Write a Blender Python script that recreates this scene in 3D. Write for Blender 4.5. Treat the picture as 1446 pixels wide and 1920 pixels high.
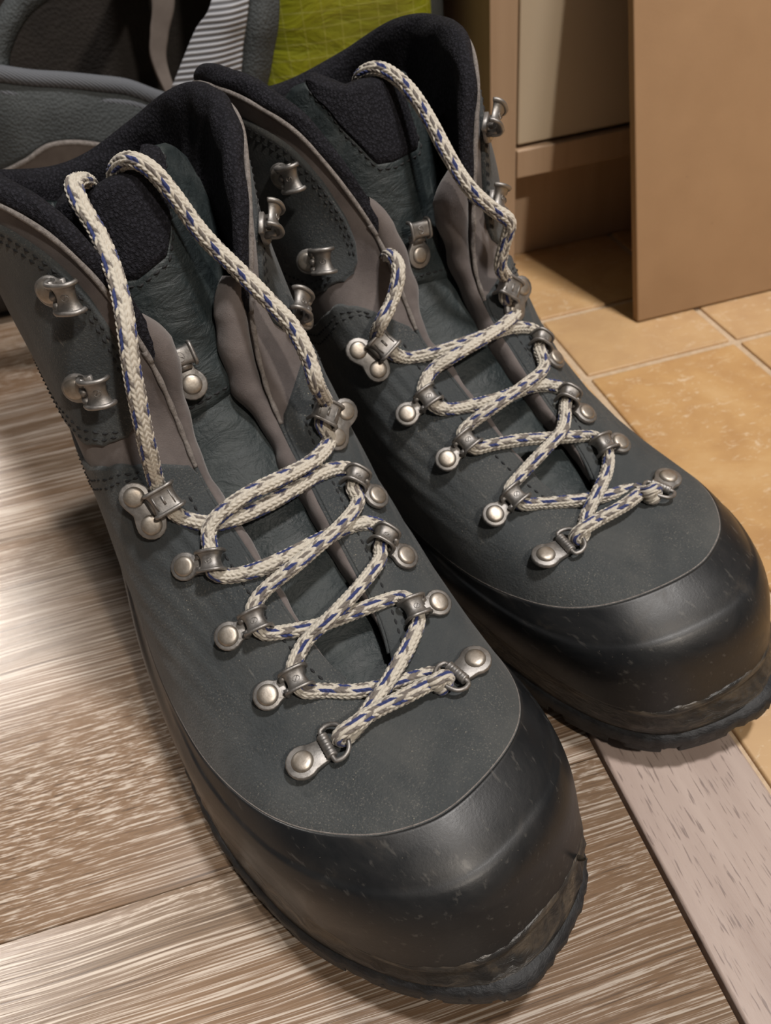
import bpy, bmesh, math, random
import numpy as np
from mathutils import Vector, Matrix

# ------------------------------------------------------------------ clear
for o in list(bpy.data.objects): bpy.data.objects.remove(o)
SC = bpy.context.scene
COL = SC.collection
random.seed(4); rng = np.random.default_rng(7)

# ------------------------------------------------------------------ camera
CAM_H = 0.28; FPX = 1500.0
YAW, PIT, ROL = [math.radians(a) for a in (10.25, 43.4, 7.6)]
_f = np.array([math.sin(YAW)*math.cos(PIT), math.cos(YAW)*math.cos(PIT), -math.sin(PIT)])
_r = np.array([math.cos(YAW), -math.sin(YAW), 0.0]); _d = np.cross(_f, _r)
_c, _s = math.cos(ROL), math.sin(ROL)
CR, CD, CF = _c*_r+_s*_d, -_s*_r+_c*_d, _f            # right, down, forward
cam = bpy.data.cameras.new('camera'); camo = bpy.data.objects.new('camera', cam); COL.objects.link(camo)
cam.sensor_fit = 'HORIZONTAL'; cam.sensor_width = 6.0; cam.lens = 6.0*FPX/1446
cam.clip_start = 0.005; cam.clip_end = 30
camo.matrix_world = Matrix(((CR[0], -CD[0], -CF[0], 0), (CR[1], -CD[1], -CF[1], 0), (CR[2], -CD[2], -CF[2], CAM_H), (0, 0, 0, 1)))
cam.dof.use_dof = True; cam.dof.focus_distance = 0.235; cam.dof.aperture_fstop = 4.2
SC.camera = camo

# ------------------------------------------------------------------ light
w = bpy.data.worlds.new('room_light'); SC.world = w; w.use_nodes = True
w.node_tree.nodes['Background'].inputs[0].default_value = (1.0, 0.93, 0.86, 1)
w.node_tree.nodes['Background'].inputs[1].default_value = 0.075
def lamp(name, loc, aim, power, size, col):
    l = bpy.data.lights.new(name, 'AREA'); l.shape = 'DISK'; l.size = size; l.energy = power; l.color = col
    o = bpy.data.objects.new(name, l); COL.objects.link(o); o.location = loc
    o.rotation_euler = (Vector(aim)-Vector(loc)).to_track_quat('-Z', 'Y').to_euler()
    return o
lamp('ceiling_spot', (0.85, -1.55, 2.3), (0.1, 0.3, 0), 36, 0.14, (1, 0.90, 0.79))      # behind the photographer
lamp('ceiling_spot', (-1.1, 3.0, 2.3), (0.0, 0.3, 0), 165, 0.34, (1, 0.93, 0.86))       # beyond the bag, mirrored in the floor
lamp('ceiling_spot', (0.62, 0.05, 2.3), (0.05, 0.2, 0), 38, 0.22, (1, 0.95, 0.91))       # overhead
SC.view_settings.view_transform = 'Standard'; SC.view_settings.look = 'None'
SC.view_settings.exposure = 0.12; SC.view_settings.gamma = 1.0; SC.view_settings.use_curve_mapping = False

# ------------------------------------------------------------------ helpers
def tag(o, label=None, cat=None, group=None, kind=None):
    if label: o['label'] = label
    if cat: o['category'] = cat
    if group: o['group'] = group
    if kind: o['kind'] = kind
    return o
def empty(name, loc=(0, 0, 0), rz=0.0):
    o = bpy.data.objects.new(name, None); COL.objects.link(o); o.location = loc; o.rotation_euler = (0, 0, rz)
    o.empty_display_size = 0.02
    return o
def mesh_obj(name, V, F, mat, parent=None, smooth=True, loc=None):
    me = bpy.data.meshes.new(name); V = np.asarray(V, dtype=float).reshape(-1, 3)
    if isinstance(F, np.ndarray):
        n, k = F.shape
        me.vertices.add(len(V)); me.vertices.foreach_set('co', V.ravel())
        me.loops.add(n*k); me.loops.foreach_set('vertex_index', F.ravel().astype(np.int32))
        me.polygons.add(n); me.polygons.foreach_set('loop_start', np.arange(0, n*k, k, dtype=np.int32))
        me.polygons.foreach_set('loop_total', np.full(n, k, dtype=np.int32))
        me.update(calc_edges=True); me.validate()
    else:
        me.from_pydata([tuple(v) for v in V], [], F); me.update()
    if smooth: me.polygons.foreach_set('use_smooth', np.ones(len(me.polygons), dtype=bool))
    if mat: me.materials.append(mat)
    o = bpy.data.objects.new(name, me); COL.objects.link(o)
    if parent: o.parent = parent
    if loc is not None: o.location = loc
    return o
def gridF(nu, nv, cu=False, cv=False, flip=False):
    a = np.arange(nu if cu else nu-1)[:, None]; b = np.arange(nv if cv else nv-1)[None, :]
    a2 = (a+1) % nu; b2 = (b+1) % nv
    F = np.stack([a*nv+b+0*a, a2*nv+b, a2*nv+b2, a*nv+b2], -1).reshape(-1, 4)
    return F[:, ::-1].copy() if flip else F
class MB:
    def __init__(s): s.V = []; s.F = []
    def add(s, V, F):
        n = len(s.V); s.V.extend([tuple(v) for v in V]); s.F.extend([tuple(int(i)+n for i in f) for f in F])
    def box(s, lo, hi, M=None):
        x0, y0, z0 = lo; x1, y1, z1 = hi
        V = [(x, y, z) for z in (z0, z1) for y in (y0, y1) for x in (x0, x1)]
        if M is not None: V = [tuple(M @ Vector(v)) for v in V]
        s.add(V, [(0, 2, 3, 1), (4, 5, 7, 6), (0, 1, 5, 4), (2, 6, 7, 3), (0, 4, 6, 2), (1, 3, 7, 5)])
    def build(s, name, mat, parent=None, smooth=False, bevel=0, loc=None, seg=2):
        o = mesh_obj(name, s.V, s.F, mat, parent, smooth, loc)
        if bevel:
            m = o.modifiers.new('bevel', 'BEVEL'); m.width = bevel; m.segments = seg; m.limit_method = 'ANGLE'
            o.data.polygons.foreach_set('use_smooth', np.ones(len(o.data.polygons), dtype=bool))
            m.harden_normals = True
        return o
def cat(P, n, closed=False):
    """Catmull-Rom through P, n samples per span"""
    P = np.asarray(P, float)
    if closed: Q = np.vstack([P[-1], P, P[0], P[1]]); m = len(P)
    else: Q = np.vstack([2*P[0]-P[1], P, 2*P[-1]-P[-2]]); m = len(P)-1
    o = []
    for i in range(m):
        p0, p1, p2, p3 = Q[i:i+4]; t = (np.arange(n)/n)[:, None]
        o.append(.5*((2*p1)+(-p0+p2)*t+(2*p0-5*p1+4*p2-p3)*t*t+(-p0+3*p1-3*p2+p3)*t**3))
    if not closed: o.append(P[-1:])
    return np.vstack(o)
def resample(P, step):
    L = np.r_[0, np.cumsum(np.linalg.norm(np.diff(P, axis=0), axis=1))]
    n = max(3, int(L[-1]/step)); s = np.linspace(0, L[-1], n)
    return np.stack([np.interp(s, L, P[:, i]) for i in range(3)], 1), s
def frames(P, up):
    T = np.gradient(P, axis=0); T /= np.linalg.norm(T, axis=1)[:, None]+1e-12
    U = np.zeros_like(P); u = np.array(up, float)
    for i in range(len(P)):
        u = u-T[i]*(u@T[i]); u /= np.linalg.norm(u)+1e-12; U[i] = u
    return T, U, np.cross(T, U)
def tube(P, r, k=12, up=(0, 0, 1), caps=True, closed=False):
    P = np.asarray(P, float); T, U, B = frames(P, up)
    r = np.broadcast_to(r, (len(P),))
    a = np.arange(k)*2*math.pi/k
    V = P[:, None]+r[:, None, None]*(np.cos(a)[None, :, None]*U[:, None]+np.sin(a)[None, :, None]*B[:, None])
    F = [tuple(f) for f in gridF(len(P), k, closed, True)]
    if caps and not closed:
        F.append(tuple(range(k))); F.append(tuple(range((len(P)-1)*k, len(P)*k))[::-1])
    return V.reshape(-1, 3), F
def sstep(a, b, x):
    t = np.clip((x-a)/(b-a), 0, 1); return t*t*(3-2*t)

# ------------------------------------------------------------------ materials
class NT:
    def __init__(s, name):
        s.m = bpy.data.materials.new(name); s.m.use_nodes = True; s.t = s.m.node_tree; s.b = s.t.nodes['Principled BSDF']
        s.pos = s.t.nodes.new('ShaderNodeNewGeometry').outputs['Position']
        s.tc = s.t.nodes.new('ShaderNodeTexCoord').outputs['Object']
    def n(s, k, **kw):
        x = s.t.nodes.new(k)
        for a, b in kw.items(): setattr(x, a, b)
        return x
    def l(s, a, b): s.t.links.new(a, b)
    def scale(s, v, sc, rot=(0, 0, 0), loc=(0, 0, 0)):
        m = s.n('ShaderNodeMapping'); s.l(v, m.inputs[0]); m.inputs['Scale'].default_value = sc
        m.inputs['Rotation'].default_value = rot; m.inputs['Location'].default_value = loc; return m.outputs[0]
    def noise(s, v, sc, det=4, rough=.6, dist=0):
        x = s.n('ShaderNodeTexNoise'); s.l(v, x.inputs['Vector']); x.inputs['Scale'].default_value = sc
        x.inputs['Detail'].default_value = det; x.inputs['Roughness'].default_value = rough; x.inputs['Distortion'].default_value = dist
        return x.outputs['Fac']
    def vor(s, v, sc, feat='F1'):
        x = s.n('ShaderNodeTexVoronoi', feature=feat); s.l(v, x.inputs['Vector']); x.inputs['Scale'].default_value = sc
        return x.outputs['Distance']
    def ramp(s, v, stops):
        r = s.n('ShaderNodeValToRGB'); s.l(v, r.inputs[0]); e = r.color_ramp.elements
        while len(e) < len(stops): e.new(.5)
        for i, (p, c) in enumerate(stops):
            e[i].position = p
            if not hasattr(c, '__len__'): c = (c, c, c)
            e[i].color = (*c, 1)
        return r.outputs[0]
    def mix(s, f, a, b, mode='MIX'):
        x = s.n('ShaderNodeMix', data_type='RGBA', blend_type=mode)
        for i, v in ((0, f), (6, a), (7, b)):
            if isinstance(v, (int, float)): x.inputs[i].default_value = v
            elif hasattr(v, '__len__'): x.inputs[i].default_value = (*v, 1)
            else: s.l(v, x.inputs[i])
        return x.outputs[2]
    def math(s, op, a, b=0.0):
        x = s.n('ShaderNodeMath', operation=op)
        for i, v in ((0, a), (1, b)):
            if isinstance(v, (int, float)): x.inputs[i].default_value = v
            else: s.l(v, x.inputs[i])
        return x.outputs[0]
    def col(s, c):
        if hasattr(c, '__len__'): s.b.inputs['Base Color'].default_value = (*c, 1)
        else: s.l(c, s.b.inputs['Base Color'])
    def rough(s, r):
        if isinstance(r, (int, float)): s.b.inputs['Roughness'].default_value = r
        else: s.l(r, s.b.inputs['Roughness'])
    def bump(s, h, d, st=1.0, prev=None):
        x = s.n('ShaderNodeBump'); x.inputs['Distance'].default_value = d; x.inputs['Strength'].default_value = st
        s.l(h, x.inputs['Height'])
        if prev is not None: s.l(prev, x.inputs['Normal'])
        s.l(x.outputs[0], s.b.inputs['Normal']); return x.outputs[0]
    def set(s, **kw):
        for k, v in kw.items(): s.b.inputs[k.replace('_', ' ')].default_value = v
        return s
MAT = {}
def build_materials():
    # dark blue grey nubuck leather, dusty
    a = NT('slate_nubuck_leather'); p = a.tc
    big = a.noise(p, 20, 5, .62, .5); fine = a.noise(p, 900, 4, .75); wide = a.noise(p, 9, 2, .5)
    c = a.ramp(big, [(.32, (.024, .029, .032)), (.50, (.047, .053, .055)), (.70, (.094, .096, .092))])
    c = a.mix(a.ramp(wide, [(.42, 0.0), (.62, .5)]), c, (.021, .028, .033))
    patchy = a.ramp(a.noise(p, 38, 3, .5), [(.42, .1), (.62, 1.0)])
    dust = a.ramp(a.noise(p, 1700, 3, .7), [(.55, 0.0), (.72, 1.0)])
    c = a.mix(a.math('MULTIPLY', a.math('MULTIPLY', dust, patchy), .55), c, (.25, .235, .205))
    scr = a.ramp(a.noise(a.scale(p, (1, .10, .3), rot=(0, 0, .25)), 520, 3, .6), [(.66, 0.0), (.72, 1.0)]); sm = a.ramp(a.noise(p, 17, 1, .4), [(.58, 0.0), (.66, 1.0)])
    c = a.mix(a.math('MULTIPLY', a.math('MULTIPLY', scr, sm), .5), c, (.22, .21, .19))
    sp = a.ramp(a.vor(p, 330), [(.0, 1.0), (.055, 1.0), (.075, 0.0)])
    c = a.mix(a.math('MULTIPLY', a.math('MULTIPLY', sp, patchy), .32), c, (.52, .47, .36))
    a.col(c); a.rough(a.ramp(big, [(.3, .62), (.8, .85)]))
    b = a.bump(a.noise(a.scale(p, (1, 1, 1)), 60, 4, .55, .8), .0016, .35); b = a.bump(fine, .0004, .9, b)
    a.bump(a.vor(p, 1400), .00012, .6, b); a.set(Specular_IOR_Level=.38, Sheen_Weight=.12, Sheen_Roughness=.5)
    MAT['leather'] = a.m
    # smooth oiled leather for the tongue
    a = NT('creased_tongue_leather'); p = a.tc; big = a.noise(p, 40, 5, .6, .8)
    a.col(a.ramp(big, [(.3, (.012, .018, .020)), (.55, (.022, .030, .032)), (.78, (.055, .064, .064))]))
    a.rough(a.ramp(big, [(.3, .42), (.8, .7)])); b = a.bump(a.noise(a.scale(p, (1, 2.2, 2.2)), 75, 5, .6, 1.5), .0022, .45)
    a.bump(a.noise(p, 700, 4, .7), .0003, .7, b); a.set(Specular_IOR_Level=.4); MAT['tongue'] = a.m
    # grey nubuck
    a = NT('grey_nubuck'); p = a.tc; big = a.noise(p, 55, 4, .6)
    a.col(a.ramp(big, [(.3, (.085, .072, .070)), (.7, (.165, .143, .137))])); a.rough(.9)
    b = a.bump(a.noise(p, 110, 3, .5, .5), .0012, .3); a.bump(a.noise(p, 2200, 3, .8), .0002, .9, b)
    a.set(Sheen_Weight=.25, Specular_IOR_Level=.2); MAT['nubuck'] = a.m
    # fuzzy cut edge of the nubuck
    a = NT('frayed_nubuck_edge'); p = a.tc
    a.col(a.ramp(a.noise(p, 700, 4, .8), [(.35, (.16, .14, .13)), (.65, (.34, .31, .29))])); a.rough(.95)
    a.bump(a.noise(p, 1500, 4, .9), .0006, 1.0); MAT['fray'] = a.m
    # black mesh lining
    a = NT('black_mesh_lining'); p = a.tc
    x = a.noise(p, 160, 2, .5); v = a.vor(a.scale(p, (1, 1, .8)), 980); v2 = a.vor(p, 2600)
    a.col(a.ramp(v, [(.15, (.019, .019, .026)), (.6, (.005, .005, .008))])); a.rough(.85)
    b = a.bump(a.ramp(v, [(.1, 1.0), (.75, 0.0)]), .0003, .9); a.bump(v2, .00025, .8, b)
    a.set(Specular_IOR_Level=.25); MAT['lining'] = a.m
    # rubber rand
    a = NT('black_rubber_rand'); p = a.tc; big = a.noise(a.scale(p, (1, 1, 1.6)), 32, 5, .62, 1.2)
    c = a.ramp(big, [(.40, (.009, .010, .0115)), (.58, (.014, .0145, .0155)), (.78, (.044, .038, .032))])
    scr = a.ramp(a.noise(a.scale(p, (1, .18, 1), rot=(.2, .3, .9)), 420, 3, .6), [(.62, 0.0), (.72, 1.0)])
    c = a.mix(a.math('MULTIPLY', scr, .12), c, (.30, .28, .25))
    sp = a.ramp(a.vor(p, 330), [(.0, 1.0), (.045, 0.0)]); c = a.mix(a.math('MULTIPLY', sp, .5), c, (.45, .4, .3))
    a.col(c); a.rough(a.ramp(big, [(.3, .30), (.8, .52)])); b = a.bump(a.noise(p, 45, 2, .5), .001, .18)
    a.bump(a.noise(p, 1100, 4, .7), .00010, .4, b); a.set(Specular_IOR_Level=.42); MAT['rubber'] = a.m
    # midsole lip, worn with brown dirt
    a = NT('worn_sole_lip_rubber'); p = a.tc; big = a.noise(a.scale(p, (1, 1, 3.2)), 34, 5, .6, 1.0)
    a.col(a.ramp(big, [(.34, (.011, .012, .013)), (.48, (.026, .024, .022)), (.62, (.085, .068, .050)), (.85, (.14, .11, .08))]))
    a.rough(.34); a.bump(a.noise(a.scale(p, (1, 1, 4)), 160, 4, .6, 1.0), .0009, .6); MAT['lip'] = a.m
    a = NT('black_tread_rubber'); p = a.tc
    a.col(a.ramp(a.noise(p, 200, 4, .7), [(.4, (.008, .009, .011)), (.75, (.026, .027, .029))])); a.rough(.6)
    b = a.bump(a.noise(a.scale(p, (1, 1, 5)), 260, 3, .6), .0007, .6); a.bump(a.noise(p, 1500, 3, .7), .0003, .6, b); MAT['tread'] = a.m
    # steel
    a = NT('brushed_nickel_hardware'); p = a.tc; big = a.noise(p, 380, 3, .6)
    a.col(a.ramp(big, [(.35, (.25, .24, .23)), (.7, (.36, .345, .33))])); a.rough(a.ramp(big, [(.3, .46), (.8, .62)]))
    a.bump(a.noise(p, 1200, 3, .6), .00012, .5); a.set(Metallic=.92); MAT['steel'] = a.m
    a = NT('worn_rivet_dome'); p = a.tc; big = a.noise(p, 300, 3, .6)
    a.col(a.ramp(big, [(.35, (.32, .28, .235)), (.7, (.47, .435, .39))])); a.rough(.46)
    a.bump(a.noise(p, 700, 3, .6), .0001, .5); a.set(Metallic=.9); MAT['rivet'] = a.m
    a = NT('dark_thread'); a.col((.012, .013, .015)); a.rough(.8); MAT['thread'] = a.m
    # lace
    a = NT('braided_lace_yarn'); at = a.n('ShaderNodeVertexColor', layer_name='yarn').outputs[0]
    c = a.mix(.5, at, a.ramp(a.noise(a.tc, 900, 3, .7), [(.3, (.62, .58, .54)), (.7, (1, 1, 1))]), 'MULTIPLY')
    a.col(c); a.rough(.78); a.bump(a.noise(a.tc, 3500, 2, .7), .0001, .5); a.set(Sheen_Weight=.25, Specular_IOR_Level=.3); MAT['lace'] = a.m
    # laminate
    a = NT('limed_oak_laminate'); p = a.pos
    info = a.n('ShaderNodeObjectInfo').outputs['Random']
    cb = a.n('ShaderNodeCombineXYZ'); a.l(a.math('MULTIPLY', info, 9.0), cb.inputs[0]); a.l(a.math('MULTIPLY', info, 3.0), cb.inputs[2])
    ad = a.n('ShaderNodeVectorMath', operation='ADD'); a.l(p, ad.inputs[0]); a.l(cb.outputs[0], ad.inputs[1]); q = ad.outputs[0]
    warp = a.n('ShaderNodeVectorMath', operation='ADD'); a.l(q, warp.inputs[0])
    wv = a.n('ShaderNodeCombineXYZ'); a.l(a.math('MULTIPLY', a.noise(a.scale(q, (1, 2.5, 1)), 6, 2, .5), .010), wv.inputs[1]); a.l(wv.outputs[0], warp.inputs[1]); q = warp.outputs[0]
    st = a.noise(a.scale(q, (9, 1050, 1)), 1, 4, .72, .1); s2 = a.noise(a.scale(q, (110, 1150, 1)), 1, 3, .66, .2); br = a.noise(a.scale(q, (5, 90, 1)), 1, 3, .6, .2); lg = a.noise(a.scale(q, (2.5, 14, 1)), 1, 2, .5); lg2 = a.noise(a.scale(q, (2, 9, 1), loc=(3, 5, 1)), 1, 2, .5)
    base = a.ramp(br, [(.3, (.120, .094, .070)), (.5, (.152, .120, .091)), (.72, (.175, .142, .110))])
    base = a.mix(a.ramp(lg, [(.30, .15), (.55, .8)]), base, (.185, .112, .064))
    mx = a.mix(a.ramp(lg2, [(.5, 0.0), (.62, .8)]), st, s2)
    c = a.mix(a.ramp(mx, [(.51, 0.0), (.57, .85)]), base, (.46, .40, .34))
    c = a.mix(a.ramp(mx, [(.36, .75), (.46, 0.0)]), c, (.062, .045, .035))
    a.col(c); a.rough(a.ramp(mx, [(.35, .27), (.65, .36)])); a.bump(mx, .00025, .5); a.set(Specular_IOR_Level=.34); MAT['laminate'] = a.m
    # threshold strip
    a = NT('pale_oak_threshold_wood'); p = a.pos; por = a.noise(a.scale(p, (1100, 95, 1)), 1, 2, .5, .2); lg = a.noise(a.scale(p, (60, 5, 1)), 1, 3, .6)
    c = a.ramp(lg, [(.3, (.33, .25, .215)), (.7, (.45, .36, .315))]); c = a.mix(a.ramp(por, [(.34, .75), (.41, 0.0)]), c, (.16, .115, .10))
    a.col(c); a.rough(.5); a.bump(por, .0003, .6); MAT['threshold'] = a.m
    # tile
    a = NT('ochre_stone_tile'); p = a.pos; info = a.n('ShaderNodeObjectInfo').outputs['Random']
    n1 = a.noise(p, 22, 5, .6, .5); c = a.ramp(n1, [(.3, (.38, .20, .070)), (.55, (.50, .295, .115)), (.75, (.58, .38, .18))])
    fl = a.ramp(a.noise(a.scale(p, (1, 2, 1)), 120, 5, .72, 1.2), [(.56, 0.0), (.66, 1.0)])
    fl = a.math('MULTIPLY', fl, a.ramp(a.noise(p, 14, 2, .5), [(.40, .15), (.6, .9)]))
    c = a.mix(fl, c, (.66, .52, .36)); c = a.mix(a.math('MULTIPLY', info, .5), c, (.56, .42, .28))
    a.col(c); a.rough(.42); a.bump(n1, .0006, .4); MAT['tile'] = a.m
    a = NT('pale_grout'); p = a.pos; a.col(a.ramp(a.noise(p, 300, 3, .6), [(.3, (.44, .33, .22)), (.7, (.56, .43, .30))])); a.rough(.9); MAT['grout'] = a.m
    # plain woods
    a = NT('brown_fibreboard'); p = a.pos; n1 = a.noise(p, 9, 4, .6); sp = a.ramp(a.vor(p, 42), [(.0, .7), (.04, 0.0)])
    c = a.ramp(n1, [(.3, (.29, .172, .086)), (.7, (.37, .228, .12))]); c = a.mix(sp, c, (.13, .07, .04))
    a.col(c); a.rough(.6); a.bump(a.noise(p, 600, 3, .6), .0002, .4); MAT['board'] = a.m
    a = NT('beech_cabinet_frame'); p = a.pos; n1 = a.noise(a.scale(p, (60, 60, 4)), 1, 4, .6)
    a.col(a.ramp(n1, [(.3, (.36, .245, .155)), (.7, (.44, .31, .205))])); a.rough(.5); MAT['beech'] = a.m
    a = NT('cream_door_panel'); p = a.pos; n1 = a.noise(p, 6, 3, .5)
    a.col(a.ramp(n1, [(.3, (.44, .365, .265)), (.7, (.50, .42, .31))])); a.rough(.45); MAT['cream'] = a.m
    # bag
    a = NT('lime_ripstop_nylon'); p = a.tc; sx = a.scale(p, (1, 1, 1))
    br = a.n('ShaderNodeTexBrick'); a.l(a.scale(p, (1, 1, 1), rot=(math.radians(90), 0, 0)), br.inputs['Vector']); br.offset = 0.0
    br.inputs['Scale'].default_value = 1; br.inputs['Brick Width'].default_value = .0105; br.inputs['Row Height'].default_value = .0075; br.inputs['Mortar Size'].default_value = .0004
    wr = a.noise(a.scale(p, (1, 1, 2.5)), 26, 4, .6, .8); c = a.ramp(wr, [(.3, (.155, .170, .006)), (.7, (.25, .26, .012))])
    c = a.mix(a.math('MULTIPLY', br.outputs['Fac'], .45), c, (.34, .34, .07)); a.col(c); a.rough(.42)
    b = a.bump(wr, .004, .6); a.bump(br.outputs['Fac'], .0003, .6, b); MAT['lime'] = a.m
    a = NT('grey_webbing'); p = a.tc; wv = a.n('ShaderNodeTexWave', wave_type='BANDS', bands_direction='Z'); a.l(p, wv.inputs['Vector'])
    wv.inputs['Scale'].default_value = 125; wv.inputs['Distortion'].default_value = .15
    a.col(a.ramp(wv.outputs['Fac'], [(.1, (.13, .135, .15)), (.6, (.36, .37, .40))])); a.rough(.7); a.bump(wv.outputs['Fac'], .0006, 1.0); MAT['webbing'] = a.m
    a = NT('slate_bag_fabric'); p = a.tc; v = a.vor(p, 700); n1 = a.noise(p, 30, 3, .6)
    a.col(a.ramp(n1, [(.3, (.040, .047, .050)), (.7, (.068, .077, .080))])); a.rough(.8); a.bump(v, .0006, .7); MAT['bagcloth'] = a.m
    a = NT('grey_bag_piping'); p = a.tc; wv = a.n('ShaderNodeTexWave', bands_direction='DIAGONAL'); a.l(p, wv.inputs['Vector']); wv.inputs['Scale'].default_value = 320
    a.col(a.ramp(wv.outputs['Fac'], [(.2, (.085, .092, .105)), (.8, (.13, .14, .16))])); a.rough(.75); a.bump(wv.outputs['Fac'], .0003, .8); MAT['piping'] = a.m
    a = NT('brown_black_bag_padding'); p = a.tc; a.col(a.ramp(a.noise(p, 40, 3, .6), [(.3, (.016, .013, .011)), (.7, (.026, .021, .018))])); a.rough(.9); a.bump(a.vor(p, 500), .0005, .6); MAT['darkpad'] = a.m
    a = NT('taupe_strap'); p = a.tc; a.col(a.ramp(a.noise(p, 60, 3, .6), [(.3, (.10, .08, .07)), (.7, (.15, .125, .11))])); a.rough(.8); MAT['taupe'] = a.m
    a = NT('plain_wall_paint'); a.col((.42, .38, .33)); a.rough(.9); MAT['wall'] = a.m
build_materials()

# ------------------------------------------------------------------ setting
def setting():
    fl = empty('floor', (0, 0, 0)); fl['kind'] = 'structure'
    m = MB(); m.box((-1.6, -1.2, -.03), (.1420, 3.6, -.011)); m.build('underlay', MAT['tread'], fl)
    m = MB(); m.box((.1425, -1.2, -.03), (2.6, 3.6, -.0016)); m.build('grout', MAT['grout'], fl)
    # planks: three long rows in view, more beyond
    ys = [.1345+.2075*(k-6) for k in range(20)]
    me = None
    for i, y in enumerate(ys[:12]):
        if me is None:
            m = MB(); m.box((-1.6, .0, -.010), (.0925, .2072, 0)); o = m.build('plank', MAT['laminate'], fl, bevel=.0004); me = o.data; o.location = (0, y, 0)
        else:
            o = bpy.data.objects.new('plank', me); COL.objects.link(o); o.parent = fl; o.location = (0, y, 0)
            b = o.modifiers.new('bevel', 'BEVEL'); b.width = .0004; b.segments = 2
    # tiles, modular pattern
    T = []
    def tl(x0, x1, y0, y1): T.append((x0, x1, y0, y1))
    xs = [.1425, .1955, .2935, .391, .489, .587, .685]
    rows = [(-.30, .090), (.090, .359), (.359, .4295), (.4295, .60)]
    for i in range(len(xs)-1):
        for j, (a, b) in enumerate(rows):
            if i == 3 and j == 1: tl(xs[i], xs[i+1], a, .22); tl(xs[i], xs[i+1], .22, b)
            else: tl(xs[i], xs[i+1], a, b)
    for i in range(8):
        for j in range(6): tl(.1425+.2*i, .1425+.2*(i+1), .60+.25*j, .60+.25*(j+1))
    g = .0022
    for (a, b, c, d) in T:
        if b > 2.0: continue
        m = MB(); m.box((a+g, c+g, -.006), (b-g, d-g, .0)); m.build('tile', MAT['tile'], fl, bevel=.0012)
    m = MB(); m.box((.0939, -1.2, -.012), (.1425, .50, .0008)); o = m.build('trim_1', MAT['threshold'], None, bevel=.0014, seg=3); o['kind'] = 'structure'
    o['label'] = 'pale pinkish oak threshold strip between the laminate and the tiles'
    m = MB(); m.box((-1.6, 3.6, -.03), (2.6, 3.7, 2.4)); o = m.build('wall_back', MAT['wall']); o['kind'] = 'structure'

def cabinet():
    r = empty('kitchen_cabinet', (.19, .504, 0))
    tag(r, 'beech framed kitchen cabinet with a cream door behind the leaning board', 'cabinet')
    def bx(n, lo, hi, mat, par, bv=.001):
        m = MB(); m.box([lo[i]-(.19, .504, 0)[i] for i in range(3)], [hi[i]-(.19, .504, 0)[i] for i in range(3)]); return m.build(n, mat, par, bevel=bv)
    bx('side_panel', (.1895, .500, 0), (.2075, 1.0, .72), MAT['beech'], r)
    bx('side_panel', (.7925, .500, 0), (.8105, 1.0, .72), MAT['beech'], r)
    bx('bottom_panel', (.2080, .500, .0655), (.7920, .99, .0835), MAT['beech'], r)
    bx('top_panel', (.2080, .502, .702), (.7920, .99, .72), MAT['beech'], r)
    bx('back_panel', (.2080, .990, .0), (.7920, 1.0, .70), MAT['beech'], r)
    bx('plinth', (.2080, .5225, 0), (.7920, .538, .065), MAT['beech'], r)
    d = bx('door', (.2095, .5035, .0855), (.4985, .520, .700), MAT['cream'], r, .0015)
    d2 = bx('door', (.5015, .5035, .0855), (.7905, .520, .700), MAT['cream'], r, .0015)
    for x in (.47, .53):
        P = cat([(x-.19, 0, .50), (x-.19, -.022, .505), (x-.19, -.024, .56), (x-.19, -.022, .615), (x-.19, 0, .62)], 6)
        V, F = tube(P, .004, 10, up=(1, 0, 0)); mesh_obj('handle', V, F, MAT['steel'], d if x < .5 else d2)

def leaning_board():
    # stands on the tiles, its top edge rests against the cabinet door
    lean = math.radians(15.3); h, wd, t = .3655, .62, .0065
    m = MB(); m.box((0, 0, 0), (wd, t, h)); o = m.build('leaning_board', MAT['board'], None, bevel=.0011, seg=3)
    o.location = (.2508, .4005, .0010); o.rotation_euler = (-lean, 0, 0)
    tag(o, 'plain brown fibreboard panel standing on the tiles and leaning on the cabinet', 'board')

def sheet(name, rows, mat, parent, thick, n=8, ends=True):
    """solid curved sheet: rows of control points -> smooth grid with thickness"""
    R = [cat(r, n) for r in rows]; R = np.array(R); G = np.stack([cat(R[:, j], n) for j in range(R.shape[1])], 1)
    nu, nv = G.shape[:2]
    du = np.gradient(G, axis=0); dv = np.gradient(G, axis=1); N = np.cross(du, dv); N /= np.linalg.norm(N, axis=2)[..., None]+1e-12
    A = G+N*thick/2; B = G-N*thick/2
    V = np.vstack([A.reshape(-1, 3), B.reshape(-1, 3)]); F = [tuple(f) for f in gridF(nu, nv)]; k = nu*nv
    F += [tuple(int(i)+k for i in f[::-1]) for f in gridF(nu, nv)]
    for i in range(nu-1):
        for j, fl in ((0, False), (nv-1, True)):
            a, b = i*nv+j, (i+1)*nv+j; q = (a, b, b+k, a+k); F.append(q[::-1] if not fl else q)
    for j in range(nv-1):
        for i, fl in ((0, True), (nu-1, False)):
            a, b = i*nv+j, i*nv+j+1; q = (a, b, b+k, a+k); F.append(q[::-1] if not fl else q)
    return mesh_obj(name, V, F, mat, parent)

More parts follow.
